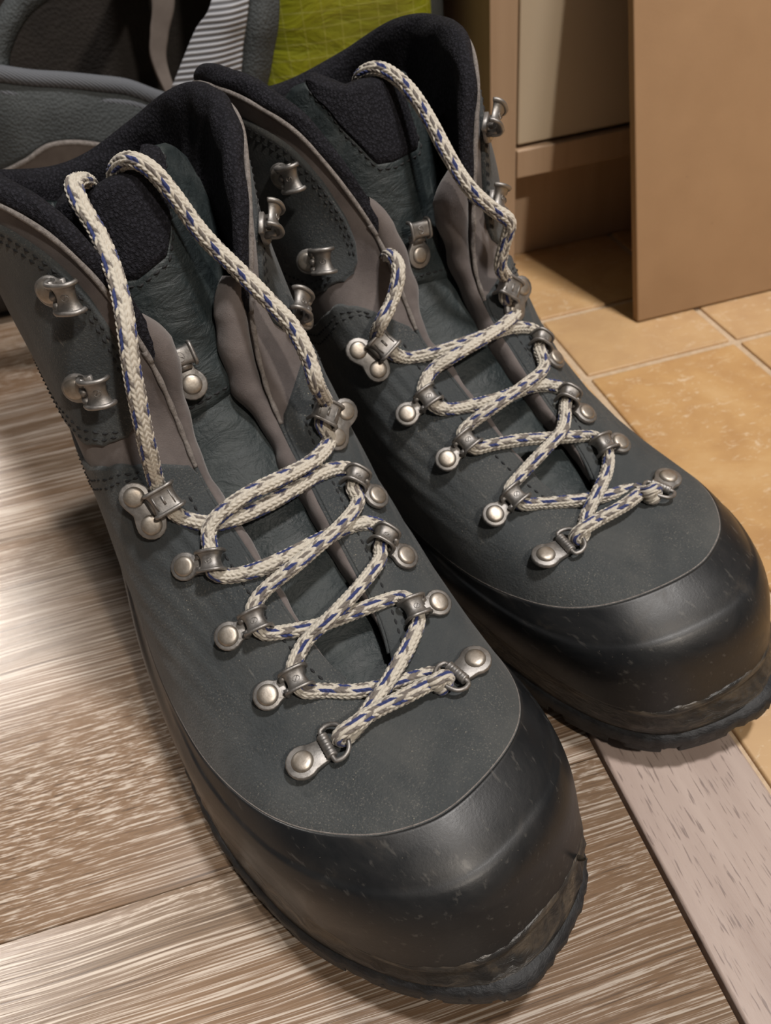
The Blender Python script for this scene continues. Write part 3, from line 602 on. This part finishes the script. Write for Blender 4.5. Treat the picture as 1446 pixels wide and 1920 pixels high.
# ------------------------------------------------------------------ boot
class Boot:
    def __init__(s, x0, y0, ang, m, label):
        s.x0, s.y0, s.a, s.m = x0, y0, ang, m
        s.root = empty('hiking_boot', (x0, y0, 0), ang); tag(s.root, label, 'boot', 'pair of hiking boots')
    flare = 0.0
    def D(s, P):
        """this boot's lateral flap stands a little further out"""
        P = np.array(P, float); P[..., 0] -= s.flare*sstep(.115, .165, P[..., 2])*(1-sstep(-.026, .0, P[..., 0])); return P
    def X0(s, P): return np.asarray(P, float)*np.array((s.m, 1, 1))
    def X(s, P): return s.X0(s.D(P))
    def mesh(s, name, P, F, mat, parent=None):
        return mesh_obj(name, s.X(np.asarray(P).reshape(-1, 3)), F, mat, parent or s.root)
    def ray(s, px):
        d = CR*(px[0]-723)/FPX+CD*(px[1]-960)/FPX+CF; d /= np.linalg.norm(d); c, q = math.cos(s.a), math.sin(s.a)
        f = lambda v: np.array([s.m*(c*v[0]+q*v[1]), -q*v[0]+c*v[1], v[2]])
        return f(np.array([-s.x0, -s.y0, CAM_H])), f(d)
    def hit(s, px, off=0, vr=(-11, 33), wr=(.3, 1)):
        """nearest point of the offset boot surface to the line of sight through px"""
        o, d = s.ray(px); v = np.arange(NV)*22/NV; ok = np.zeros(NV, bool)
        for k in (-22, 0, 22): ok |= (v+k >= vr[0]) & (v+k <= vr[1])
        j0, j1 = int(wr[0]*(NW-1)), int(wr[1]*(NW-1)); Q = (S+N*off)[ok][:, j0:j1+1]; W_ = Q-o; t = W_@d; D = np.linalg.norm(W_-t[..., None]*d, axis=-1)
        cost = D+np.clip(t-t[D < D.min()+.0015].min(), 0, 1)*.05; i, j = np.unravel_index(np.argmin(cost), cost.shape)
        vi = v[ok][i]; return vi, (j0+j)/(NW-1)
    def thit(s, px, off=0):
        o, d = s.ray(px); Q = TG+TN*off; W_ = Q-o; t = W_@d; D = np.linalg.norm(W_-t[..., None]*d, axis=-1); i, j = np.unravel_index(np.argmin(D), D.shape)
        return TQ[i], TA[j]
    # ---- solid patch of leather on the surface
    def patch(s, name, v0, v1, nv, wlo, whi, nw, off, thick, mat, closed=False, edge=.0009, parent=None, ends=True):
        v = np.linspace(v0, v1, nv, endpoint=not closed); lo = np.array([wlo(x) for x in v]); hi = np.array([whi(x) for x in v])
        q = np.linspace(0, 1, nw); q = np.unique(np.r_[0, .012, .03, q[1:-1], .97, .988, 1]); nw = len(q)
        w_ = lo[:, None]+(hi-lo)[:, None]*q[None]; vv = np.broadcast_to(v[:, None], w_.shape)
        P, n = SP(vv, w_)
        o_ = off(vv, w_) if callable(off) else np.full(w_.shape, off)
        L = np.linalg.norm(np.diff(P, axis=1), axis=2); c = np.c_[np.zeros(len(v)), np.cumsum(L, 1)]; dd = np.minimum(c, c[:, -1:]-c)
        if not closed and ends:
            M_ = np.linalg.norm(np.diff(P, axis=0), axis=2); e = np.vstack([np.zeros(nw), np.cumsum(M_, 0)]); dd = np.minimum(dd, np.minimum(e, e[-1:]-e))
        rnd = np.clip(dd/edge, 0, 1); rr = np.sqrt(np.clip(1-(1-rnd)**2, 0, 1))
        P = P+n*(o_-thick*(1-rr)*.75)[..., None]; I = P-n*(thick*np.clip(.35+rr*.65, 0, 1))[..., None]
        k = P.shape[0]*nw; V = np.vstack([P.reshape(-1, 3), I.reshape(-1, 3)]); nvv = P.shape[0]
        Fs = [gridF(nvv, nw, closed), gridF(nvv, nw, closed, flip=True)+k]
        r_ = np.arange(nvv if closed else nvv-1)
        for j in (0, nw-1): a = r_*nw+j; b = (r_+1) % nvv*nw+j; Fs.append(np.stack([a, b, b+k, a+k], 1))
        if not closed:
            c_ = np.arange(nw-1)
            for i in (0, nvv-1): a = i*nw+c_; Fs.append(np.stack([a, a+1, a+1+k, a+k], 1))
        return s.mesh(name, V, np.vstack(Fs), mat, parent)
    def stitches(s, name, P, n, parent, length=.0027, gap=.0006, r=.00043, mat='thread'):
        """row of separate stitches along a line on the leather"""
        m = MB(); L = np.r_[0, np.cumsum(np.linalg.norm(np.diff(P, axis=0), axis=1))]; t = 0
        f = lambda A, x: np.array([np.interp(x, L, A[:, i]) for i in range(3)])
        while t+length < L[-1]:
            a, b, c = f(P, t), f(P, t+length/2), f(P, t+length); na = f(n, t+length/2)
            V, F = tube([a-na*r*1.1, b+na*r*.35, c-na*r*1.1], [r*.8, r, r*.8], 5, up=na); m.add(s.X(V), F); t += length+gap
        o = m.build(name, MAT[mat], parent, smooth=True); o['kind'] = 'stuff'; return o
    def stitch_vw(s, vs, ws, off, parent, **k):
        V_ = np.interp(np.linspace(0, 1, 260), np.linspace(0, 1, len(vs)), vs); W_ = np.interp(np.linspace(0, 1, 260), np.linspace(0, 1, len(ws)), ws)
        P, n = SP(V_, W_, np.full(260, off)); return s.stitches('stitching', P, n, parent, **k)
    def piece(s, me, name, M, parent):
        o = bpy.data.objects.new(name, me); COL.objects.link(o); o.parent = parent; o.matrix_local = M; return o
    def fit(s, kind, riv, top, name, label=None, vr=(-11, 33), wr=(.3, 1), lift=.0, pos=None, tongue=False, tilt=0, h=.005):
        """hardware: rivet pixel, spool pixel"""
        if tongue: P1, n = TP(*s.thit(top, .004)); P0, _ = TP(*s.thit(riv, .001))
        else:
            v, w_ = s.hit(top, h, vr, wr) if pos is None else pos[0]; P1, n = SP(v, w_)
            if riv is None: P0, _ = SP(v, w_-.06)
            else: v, w_ = s.hit(riv, .0015, vr, wr); P0, _ = SP(v, w_)
        x = P1-P0; x -= n*(x@n); x /= np.linalg.norm(x)
        if tilt: pass
        y = np.cross(n, x); O = P1+n*lift
        off = {'guide': .0004, 'lock': .0004, 'hook': .0006, 'tongue': .0004, 'dee': .0004}[kind]
        # mirrored boots: build a proper rotation in world-handed space
        x_, n_ = s.X0(x), s.X0(n); y_ = np.cross(n_, x_); O_ = s.X(O+n*(.0016+off))
        M = Matrix(((x_[0], y_[0], n_[0], O_[0]), (x_[1], y_[1], n_[1], O_[1]), (x_[2], y_[2], n_[2], O_[2]), (0, 0, 0, 1)))
        if kind == 'dee': e = s.piece(HW['dee_plate'], name, M, s.root); s.piece(HW['dee_ring'], 'ring', Matrix.Identity(4), e); rv = [(-.0085, 0)]
        else: e = s.piece(HW[kind+'_plate'], name, M, s.root); s.piece(HW[kind+'_spool'], 'spool', Matrix.Identity(4), e); rv = {'guide': [(-.0098, 0)], 'lock': [(-.0078, .0052), (-.0078, -.0052)], 'hook': [(-.0074, 0)], 'tongue': [(-.0095, 0)]}[kind]
        for a, b in rv: s.piece(HW['rivet'], 'rivet', Matrix.Translation((a, b, .0009)), e)
        if label: e['label'] = label
        return dict(O=s.D(O+n*(.0016+off)), x=x, n=n, y=y, kind=kind)
    # ---- everything
    def build(s):
        R = s.root
        # --- sole
        NL = 264; so = cat(SOLE, 12, True); lipw = np.linspace(0, 22, 264, endpoint=False); lp = samp(S, lipw, 0*lipw); sole = so[:264]
        # midsole lip: from under the rand out over the tread
        c = np.array((-.004, .15, 0)); out = lp-c; out[:, 2] = 0; out = nrm(out); nose = np.clip(1-lp[:, 1:2]/.07, 0, 1)
        z = lambda a: np.array((0, 0, 1))*a
        wav = (.0006*np.sin(lipw*9)+.0005*np.sin(lipw*23+1))[:, None]
        L = [lp-out*.010+z(.004), lp-out*.001+z(.0022), lp+out*.0010+z(.0022)+z(1)*wav*.5, lp+out*(.0020+.0004*nose)+z(.0008)+z(1)*wav*.5, lp+out*(.0016)+z(-.0020), (lp*.62+sole*.38)+out*(.0010+.0016*nose)+z(.003)+out*wav*.8,
             (lp*.40+sole*.60)+out*(.0004+.001*nose)+z(.0030), sole*np.array((1, 1, 1))+z(.0098)-out*.0006, sole-out*.006+z(.009), sole-out*.03+z(.009)]
        s.mesh('midsole', np.stack(L, 1), gridF(264, len(L), True), MAT['lip'])
        # tread: side band, flat underside
        nt = np.sin(lipw*22/22*7.3)*.5+np.sin(lipw*11.7+2)*.5; rag = (.00035*np.sin(lipw*31)+.00025*np.sin(lipw*57+1))[:, None]
        L = [sole-out*.004+z(.0105), sole-out*.0005+z(.0102), sole+out*.0012+z(.0088)+out*rag, sole+out*.0014+z(.0040)+out*rag, sole+out*.0006+z(.0032), sole-out*.003+z(.0030), sole-out*.03+z(.0030), sole*0+np.array((-.006, 0, .003))+np.stack([0*sole[:, 0], np.clip(sole[:, 1], .03, .28), 0*sole[:, 2]], 1)]
        body = s.mesh('outsole', np.stack(L, 1), gridF(264, len(L), True), MAT['tread'])
        k = 0; i = 0
        while i < 258:
            w_ = 8 if (i//9) % 2 else 7; idx = np.arange(i, i+w_+1) % 264; m = MB(); o_ = sole[idx]; ou = out[idx]
            A = [o_+ou*.0012+z(.0046), o_+ou*.0010+z(.0004), o_-ou*.0115+z(.0004), o_-ou*.0125+z(.0046)]; G = np.stack([np.array(a) for a in A], 1); G[..., 2] = np.maximum(G[..., 2], .0002)
            n_ = len(idx); F = [tuple(f) for f in gridF(n_, 4, False, True)]+[(0, 1, 2, 3), tuple((n_-1)*4+q for q in (3, 2, 1, 0))]; m.add(s.X(G.reshape(-1, 3)), F); o = m.build('lug', MAT['tread'], body, bevel=.0005); i += w_+3
        if s.m > 0:
            i0 = 252; base_ = lp[i0]; ou_ = out[i0]; Ps = [base_+ou_*.0010+np.array((0, .003, -.004)), base_+ou_*.0024+np.array((0, .0015, .0)), base_+ou_*.0034+np.array((0, .0, .0035)), base_+ou_*.0040+np.array((0, -.0008, .0060))]
            V, F = tube(cat(Ps, 5), np.linspace(.0016, .0002, 16), 8); s.mesh('torn_rubber', V, F, MAT['lip'])
        # footbed hidden inside
        L = [lp-out*.001+z(-.002), lp-out*.02+z(-.001), np.stack([0*lipw-.005, np.clip(lp[:, 1], .05, .27), 0*lipw+.026], 1)]
        s.mesh('footbed', np.stack(L, 1), gridF(264, 3, True), MAT['lining'])
        # --- rand with a second thicker toe bumper under its upper border
        def rand_off(v, w_):
            vc = np.abs((v+11) % 22-11); lim = np.interp(vc, [0, 1.2, 2.2, 3.2, 5.0, 7], [.195, .195, .20, .215, .29, .33])
            return .0011+.0006*(1-sstep(lim-.012, lim+.004, w_))*(1-sstep(4.5, 6.5, vc))
        s.patch('rand', 0, 22, 440, lambda v: 0.0, lambda v: .322, 46, rand_off, .0016, MAT['rubber'], closed=True, edge=.0012)
        P, n = SP(np.linspace(0, 22, 440, endpoint=False), np.full(440, .3225), np.full(440, .0006)); V, F = tube(P, .00030, 6, closed=True); s.mesh('rand_edge', V, F, MAT['fray'])
        # --- lower leather: vamp and quarters in one piece, ending at the seam under the cuff
        def seam(v):
            a = v % 22; d = a if a < 11 else 22-a
            return float(np.interp(d, [5.0, 5.2, 5.38, 5.8, 6.2, 6.8, 7.2, 8, 11], [1.0, .975, .92, .775, .705, .640, .615, .60, .60]))
        def up_off(v, w_):
            d = np.abs((v+11) % 22-11); wr = .0010*np.sin(26*w_*4+2.2*np.sin(v*1.3))*np.exp(-((d-5.2)/1.3)**2)*sstep(.36, .5, w_)*(1-sstep(.8, .95, w_))
            tw = .0009*np.exp(-((w_-.44)/.06)**2)*np.sin(v*2.3)*(1-np.exp(-(d/2.5)**2))
            return .0008+wr*.22+tw*.12
        s.patch('upper', 0, 22, 528, lambda v: .30, lambda v: seam(v), 90, up_off, .0016, MAT['leather'], closed=True, edge=.0012)
        # --- cuff of grey nubuck and the lighter cut edge
        cv = lambda v: min(1.0, seam(v))
        s.patch('cuff', 5.06, 16.94, 380, lambda v: max(.0, seam(v)-.03), lambda v: 1.0, 44, -.0005, .0016, MAT['nubuck'], edge=.0008)
        # dark leather side panels on the cuff, each carrying two hooks
        for sg, (a, b) in ((1, (5.95, 9.9)), (-1, (12.1, 16.05))):
            front = a if sg > 0 else b
            def hi(v, f=front):
                d = abs(v-f); return float(np.interp(d, [0, .10, .3, .6, 1.0, 1.5, 3.75], [.865, .90, .928, .950, .962, .965, .965]))
            def lo(v, f=front):
                d = abs(v-f); return float(np.interp(d, [0, .12, .3, .7, 1.3, 3.75], [.815, .775, .735, .690, .668, .66]))
            pn = s.patch('ankle_panel', a, b, 150, lo, hi, 40, .0010, .0016, MAT['leather'], edge=.0011)
            vs = np.linspace(a+.10, b-.10, 90); f = front
            for ins in (.012, .026):
                s.stitch_vw(vs, [hi(x)-ins for x in vs], .0010, pn); s.stitch_vw(vs, [lo(x)+ins for x in vs], .0010, pn)
        # --- stitching along the eyestay edges and the seam
        th = empty('seams', (0, 0, 0)); th.parent = R
        for a, b, sg in ((1.2, 5.2, 1), (20.8, 16.8, -1)):
            vs = np.linspace(a, b, 50); P, n = SP(vs, np.full(50, .90), np.full(50, .0008)); P = cat(P, 6); n = cat(n, 6); s.stitches('stitching', P, n, R)
        for ins in (.020, .034):
            vs = np.linspace(5.5, 16.5, 160); s.stitch_vw(vs, [seam(x)-ins for x in vs], .0008, R)
        bpy.data.objects.remove(th)
        # --- collar padding: black mesh roll over the top edge and down inside
        v = np.linspace(6.25, 15.78, 300); E, n = SP(v, np.full(300, 1.0)); g = nrm(samp(S, v, np.full(300, 1.0))-samp(S, v, np.full(300, .97))); g = nrm(g-n*(g*n).sum(1)[:, None])
        tng = nrm(np.gradient(E, axis=0)); g = nrm(g-tng*(g*tng).sum(1)[:, None]); fade = np.clip(.25+np.minimum(v-6.25, 15.78-v)/.16, .25, 1)[:, None]
        back = np.clip(np.minimum(v-6.6, 15.4-v)/1.5, 0, 1)[:, None]
        prof = [(-.0030, -.006), (-.0010, .0002), (-.0004, .0016), (-.0014, .0034), (-.0038, .0046), (-.0066, .0042), (-.0090, .0024), (-.0102, -.0008), (-.0104, -.005), (-.0100, -.011), (-.0100, -.020), (-.0108, -.032), (-.010, -.046), (-.0085, -.060)]
        L = []
        for a, b in prof:
            deep = 1.0 if b > -.006 else (.35+.65*back)
            L.append(E+n*(a*(.55+.45*back)*fade+.0004*np.sin(v*9+a*900)[:, None])+g*(b*deep*fade*(1+.15*back)))
        G = np.stack(L, 1)
        # inside lining is drawn toward straight down so that it follows the shaft
        for j, pl in ((9, .001), (10, .004), (11, .008), (12, .013), (13, .018)):
            dr = np.array((0, .235, 0))-G[:, j]; dr[:, 2] = 0; G[:, j] += nrm(dr)*pl
        G = np.stack([cat(G[i], 3) for i in range(300)]); s.mesh('collar_lining', G, gridF(G.shape[0], G.shape[1]), MAT['lining'])
        # raw nubuck edge between cuff and lining
        P = E+n*.0000+g*.0004; V, F = tube(P, .0009, 8); s.mesh('cuff_edge', V, F, MAT['fray'])
        # --- gusset: rolled grey nubuck between each eyestay edge and the tongue
        for a, b, sg in ((.9, 6.5, 1), (21.1, 15.5, -1)):
            vs = np.linspace(a, b, 150); E2, n2 = SP(vs, np.full(150, 1.0)); g2 = nrm(samp(S, vs, np.full(150, 1.0))-samp(S, vs, np.full(150, .96))); d = np.abs(vs-(0 if sg > 0 else 22))
            rr = np.interp(d, [.9, 2, 4.6, 5.6, 6.2, 6.5], [.0010, .0027, .0031, .0046, .0046, .0022]); rr *= 1+.10*np.sin(d*5.1+sg)+.06*np.sin(d*13)
            cen = E2+g2*(rr*.85)[:, None]-n2*(rr*np.interp(d, [0, 4.8, 5.6, 6.5], [.55, .6, 1, 1])+.0010)[:, None]; T, U, B = frames(cen, n2[0]); k = 18; an = np.arange(k)*2*math.pi/k
            V = cen[:, None]+rr[:, None, None]*(np.cos(an)[None, :, None]*n2[:, None]*1.0+np.sin(an)[None, :, None]*g2[:, None]*1.15)
            V = V-n2[:, None]*(np.clip(-np.cos(an), 0, 1)[None, :, None]*.004)
            s.mesh('gusset', V, gridF(150, k, False, True), MAT['nubuck'])
            P = E2+g2*.0003-n2*.0004; lo_ = d < 5.12; V, F = tube(P[lo_], .0008, 8); s.mesh('eyestay_edge', V, F, MAT['leather'])
            hi2 = (d >= 5.05) & (d <= 6.36); P = E2[hi2]+g2[hi2]*.0002; dd_ = d[hi2]; V, F = tube(P+n2[hi2]*(.00012*np.sin(dd_*17))[:, None], .00085+.00012*np.sin(dd_*23), 10); s.mesh('cuff_edge', V, F, MAT['fray'])
            # sheet from gusset down beside the tongue, closes the gap in the dark
            sh = np.clip((6.2-d)/1.3, 0, 1)[:, None]; A_ = cen-n2*.002; B_ = cen-n2*(.002+.008*sh)+g2*.004*sh; C_ = cen-n2*(.002+.018*sh)+g2*.010*sh
            s.mesh('gusset_fold', np.stack([A_, B_, C_], 1), gridF(150, 3), MAT['lining'])
        # --- tongue
        tz = -.0010; q = TQ; Pt = TG+TN*tz; Pi = TG-TN*.0055; k = TG.shape[0]*TG.shape[1]; nb, na = TG.shape[:2]
        e = np.minimum(np.arange(na), np.arange(na)[::-1]); ed = np.clip(e/3, 0, 1)[None, :, None]; td = np.clip((nb-1-np.arange(nb))/3, 0, 1)[:, None, None]; rn = np.sqrt(1-(1-ed*td)**2)
        Pt = Pt*rn+(Pt*.5+Pi*.5)*(1-rn); Pi = Pi*rn+(Pt*.5+Pi*.5)*(1-rn)
        V = np.vstack([Pt.reshape(-1, 3), Pi.reshape(-1, 3)]); Fs = [gridF(nb, na), gridF(nb, na, flip=True)+k]
        for j in (0, na-1): a = np.arange(nb-1)*na+j; Fs.append(np.stack([a, a+na, a+na+k, a+k], 1))
        for i in (0, nb-1): a = i*na+np.arange(na-1); Fs.append(np.stack([a, a+1, a+1+k, a+k], 1))
        tg = s.mesh('tongue', V, np.vstack(Fs), MAT['tongue'])
        s.tongue = tg
        # mesh pad at the top of the tongue (fills the notch)
        qa = np.linspace(.0, 1, 60); notch = lambda a: np.interp(a, *s.notch)
        aa = np.linspace(*s.padr, 50); G = []; 
        for a in aa:
            q0 = notch(a); qq = q0+(1.0-q0)*qa; P, n = TP(qq, np.full(60, a)); fl = np.clip(np.minimum((a-aa[0]), (aa[-1]-a))/.10, 0, 1)*np.clip(qa*12, 0, 1); fl = np.sqrt(fl)
            top = sstep(.86, 1, qa); G.append(P+n*(-.0002+.0018*fl*(1-top))[:, None]-n*(top*.006)[:, None]+np.array((0, 0, 1))*(.0030*np.sin(top*math.pi/2))[:, None])
        G = np.array(G); s.mesh('tongue_padding', G, gridF(50, 60), MAT['lining'], tg)
        # leather overlay carrying the hook
        def ov(name, fa, qlo, qhi, off, na_=60, nq=50):
            G = []
            for a in fa:
                qq = np.linspace(qlo(a), qhi(a), nq); P, n = TP(qq, np.full(nq, a)); dq = np.minimum(np.arange(nq), np.arange(nq)[::-1])/2.0; r_ = np.clip(dq, 0, 1); G.append(P+n*(off*np.sqrt(r_)*1.0+(-.0012)*(1-r_))[:, None])
            G = np.array(G); return s.mesh(name, G, gridF(len(fa), nq), MAT['tongue'], tg)
        low = lambda a: .519+.018*a
        hi_ = lambda a: min(.995, float(notch(a))+.012) if aa[0] < a < aa[-1] else .995
        ov('tongue_panel', np.linspace(-.97, .97, 90), low, hi_, .0006)
        fa = np.linspace(-.9, .9, 120); P, n = TP(np.array([low(a)+.018 for a in fa]), fa, np.full(120, .0007)); s.stitches('stitching', P, n, tg)
        fa = np.linspace(aa[0]+.0, aa[-1], 120); P, n = TP(np.array([hi_(a)-.022 for a in fa]), fa, np.full(120, .0007)); s.stitches('stitching', P, n, tg)
        # --- hardware
        s.H = {}
        for name, kind, riv, top, kw in s.hw: s.H[name] = s.fit(kind, riv, top, 'lace_hook' if kind in ('hook', 'lock', 'tongue') else ('lace_ring' if kind == 'dee' else 'lace_guide'), **kw)
        s.lace()
    def lace(s):
        """route through the hardware; px points are placed on a gently domed sheet just above the leather"""
        zt, zz = np.array([(.03, .064), (.06, .0665), (.08, .0675), (.10, .0765), (.12, .088), (.14, .1005), (.16, .114), (.17, .126), (.175, .14), (.182, .16), (.19, .18), (.2, .19)]).T
        def drape(px, lift):
            o, d = s.ray(px); ts = np.linspace(.12, .5, 1500); P = o+ts[:, None]*d; f = P[:, 2]-(np.interp(P[:, 1], zt, zz)-9*P[:, 0]**2+lift)
            i = np.argmax(f < 0); return P[i]
        for path in s.paths:
            pts = []; ups = []
            for k, e in enumerate(path):
                if e[0] == 'h':
                    H = s.H[e[1]]; sgn = 1; c = H['O']+H['n']*{'guide': .0019, 'lock': .0024, 'hook': .004, 'tongue': .003, 'dee': .002}[H['kind']]
                    c = c+H['x']*(.0 if H['kind'] != 'dee' else .0045)
                    yy = H['y']; a = c-yy*sgn*.0036; b = c+yy*sgn*.0036
                    if pts and np.linalg.norm(a-pts[-1]) > np.linalg.norm(b-pts[-1]): a, b = b, a
                    pts += [a, c+H['n']*.0001, b]
                elif e[0] == 'w':                                   # through the D ring and back over its wire
                    H = s.H[e[1]]; c, x, n_ = H['O'], H['x'], H['n']; o_ = s.H['dR' if e[1] == 'dL' else 'dL']; dd = nrm(o_['O']-c); x = nrm(x*.45+dd*.55); q = [c+H['x']*.0066+dd*.001+n_*.0010, c+x*.0036+n_*.0022, c+x*.0050+n_*.0046, c+x*.0095+n_*.0052]
                    pts += q if e[2] > 0 else q[::-1]
                elif e[0] == 'p': pts.append(drape(e[1], e[2]))
                elif e[0] == 't': o, d = s.ray(e[1]); pts.append(o+d*(e[2]-o[1])/d[1])
                elif e[0] == 'u': o, d = s.ray(e[1]); pts.append(o+d*(e[2]-o[0])/d[0])
                elif e[0] == 'x': pts.append(np.array(e[1], float))
            P = cat(np.array(pts), 14); P = resample(P, .0010)[0]
            for _ in range(4): P[1:-1] = .5*P[1:-1]+.25*(P[:-2]+P[2:])
            braid('lace', s.X0(P), s.X0((0, -.5, 1)), s.root)

# ------------------------------------------------------------------ assemble
setting(); cabinet(); leaning_board(); backpack(); hardware()
LAT, MED = (4.5, 9), (13, 17.5)
A = Boot(.0422, .0669, math.radians(17.74), 1, 'front hiking boot, its whole toe on the laminate planks, left of the other boot')
A.notch = ([-.8, -.6, -.29, .08, .21, .40, .56], [.80, .775, .760, .785, .825, .92, .985]); A.padr = (-.80, .56)
A.hw = [('dL', 'dee', (585, 1425), (614, 1394), {}), ('dR', 'dee', (885, 1248), (858, 1257), {}),
        ('2L', 'guide', (497, 1308), (557, 1274), {}), ('3L', 'guide', (431, 1195), (480, 1164), {}), ('4L', 'guide', (355, 1065), (394, 1050), {}),
        ('5L', 'lock', (262, 962), (306, 937), {}),
        ('2R', 'guide', (815, 1132), (780, 1140), {}), ('3R', 'guide', None, (722, 1008), {}), ('4R', 'guide', None, (668, 900), {}), ('5R', 'lock', None, (610, 775), {}),
        ('6L', 'hook', (150, 722), (183, 728), dict(vr=LAT)), ('7L', 'hook', (92, 540), (128, 548), dict(vr=LAT)),
        ('6R', 'hook', None, (557, 575), dict(vr=MED)), ('7R', 'hook', None, (497, 412), dict(vr=MED)),
        ('T', 'tongue', (357, 722), (338, 675), dict(tongue=True))]
A.paths = [[('t', (172, 352), .214), ('t', (160, 338), .207), ('t', (138, 345), .198), ('t', (152, 385), .191), ('t', (185, 440), .184), ('t', (217, 520), .172), ('t', (235, 600), .162), ('t', (245, 680), .157), ('t', (260, 760), .154), ('t', (276, 835), .153),
            ('h', '5L'), ('p', (345, 972), .004), ('p', (400, 982), .0035), ('p', (460, 965), .003), ('p', (530, 930), .003), ('p', (600, 888), .003), ('p', (643, 878), .004), ('h', '4R'),
            ('p', (672, 940), .006), ('p', (640, 985), .0075), ('p', (560, 1055), .008), ('p', (495, 1108), .006), ('h', '3L'),
            ('p', (520, 1187), .003), ('p', (600, 1172), .003), ('p', (690, 1138), .003), ('p', (745, 1120), .004), ('h', '2R'),
            ('p', (772, 1200), .006), ('p', (740, 1258), .006), ('p', (705, 1312), .004), ('w', 'dL', 1), ('p', (700, 1335), .006), ('p', (770, 1300), .0065), ('p', (815, 1277), .006), ('w', 'dR', -1),
            ('p', (815, 1262), .002), ('p', (730, 1285), .002), ('p', (660, 1297), .002), ('p', (605, 1295), .003), ('h', '2L'),
            ('p', (575, 1200), .005), ('p', (620, 1158), .0075), ('p', (670, 1105), .008), ('p', (712, 1050), .006), ('h', '3R'),
            ('p', (697, 982), .004), ('p', (655, 987), .003), ('p', (590, 1018), .003), ('p', (500, 1062), .003), ('p', (435, 1080), .003), ('h', '4L'),
            ('p', (395, 985), .006), ('p', (455, 932), .0085), ('p', (530, 895), .0085), ('p', (590, 862), .0075), ('p', (618, 825), .006), ('h', '5R'),
            ('t', (594, 722), .150), ('t', (580, 675), .153), ('t', (550, 615), .160), ('t', (500, 560), .168), ('t', (440, 500), .178), ('t', (380, 440), .186), ('t', (325, 365), .193), ('t', (280, 315), .198), ('t', (240, 299), .204), ('t', (216, 318), .211), ('t', (214, 345), .215)]]
A.build()
B = Boot(.1431, .1200, math.radians(20.79), -1, 'rear hiking boot, standing over the threshold strip with its toe above the tiles')
B.flare = .0042
B.notch = ([-.5, -.42, 0, .21, .46, .66], [.79, .77, .763, .770, .835, .985]); B.padr = (-.5, .66)
B.hw = [('dL', 'dee', (1035, 1040), (1062, 1014), {}), ('dR', 'dee', (1256, 895), (1240, 908), {}),
        ('2L', 'guide', (920, 970), (967, 930), {}), ('3L', 'guide', (833, 872), (878, 828), {}), ('4L', 'guide', (763, 783), (803, 745), {}), ('5L', 'lock', (685, 676), (720, 647), {}),
        ('2R', 'guide', (1160, 833), (1135, 834), {}), ('3R', 'guide', None, (1065, 745), {}), ('4R', 'guide', None, (1015, 640), {}), ('5R', 'lock', None, (953, 542), {}),
        ('6L', 'hook', (572, 492), (608, 488), dict(vr=MED)), ('7L', 'hook', (520, 328), (552, 331), dict(vr=MED)),
        ('6R', 'hook', None, (916, 378), dict(vr=LAT)), ('7R', 'hook', None, (896, 228), dict(vr=LAT)),
        ('T', 'tongue', (787, 476), (782, 428), dict(tongue=True))]
B.paths = [[('t', (712, 515), .196), ('t', (716, 490), .184), ('t', (733, 478), .170), ('t', (748, 505), .162), ('t', (737, 560), .159), ('t', (716, 603), .157), ('h', '5L'),
            ('p', (765, 672), .004), ('p', (830, 658), .0035), ('p', (890, 637), .003), ('p', (955, 617), .003), ('p', (995, 617), .004), ('h', '4R'),
            ('p', (1020, 690), .006), ('p', (985, 722), .0075), ('p', (930, 760), .008), ('p', (882, 795), .006), ('h', '3L'),
            ('p', (920, 835), .004), ('p', (980, 825), .003), ('p', (1060, 820), .003), ('p', (1105, 818), .004), ('h', '2R'),
            ('p', (1138, 885), .005), ('p', (1115, 935), .005), ('p', (1098, 970), .003), ('w', 'dL', 1), ('p', (1120, 975), .006), ('p', (1170, 948), .0065), ('p', (1205, 922), .006), ('w', 'dR', -1),
            ('p', (1190, 915), .002), ('p', (1140, 930), .002), ('p', (1070, 940), .002), ('p', (1005, 945), .003), ('h', '2L'),
            ('p', (985, 882), .006), ('p', (1020, 845), .0075), ('p', (1055, 805), .007), ('h', '3R'),
            ('p', (1040, 724), .004), ('p', (995, 725), .003), ('p', (935, 748), .003), ('p', (850, 768), .003), ('h', '4L'),
            ('p', (810, 695), .006), ('p', (850, 668), .0085), ('p', (905, 635), .0085), ('p', (950, 605), .0075), ('p', (972, 575), .006), ('h', '5R'),
            ('t', (938, 500), .154), ('t', (947, 455), .153), ('t', (956, 416), .152), ('t', (925, 393), .155), ('t', (880, 352), .161), ('t', (840, 290), .171), ('t', (800, 215), .183), ('t', (760, 160), .194), ('t', (715, 129), .204), ('t', (678, 138), .213), ('t', (668, 165), .218)]]
B.build()
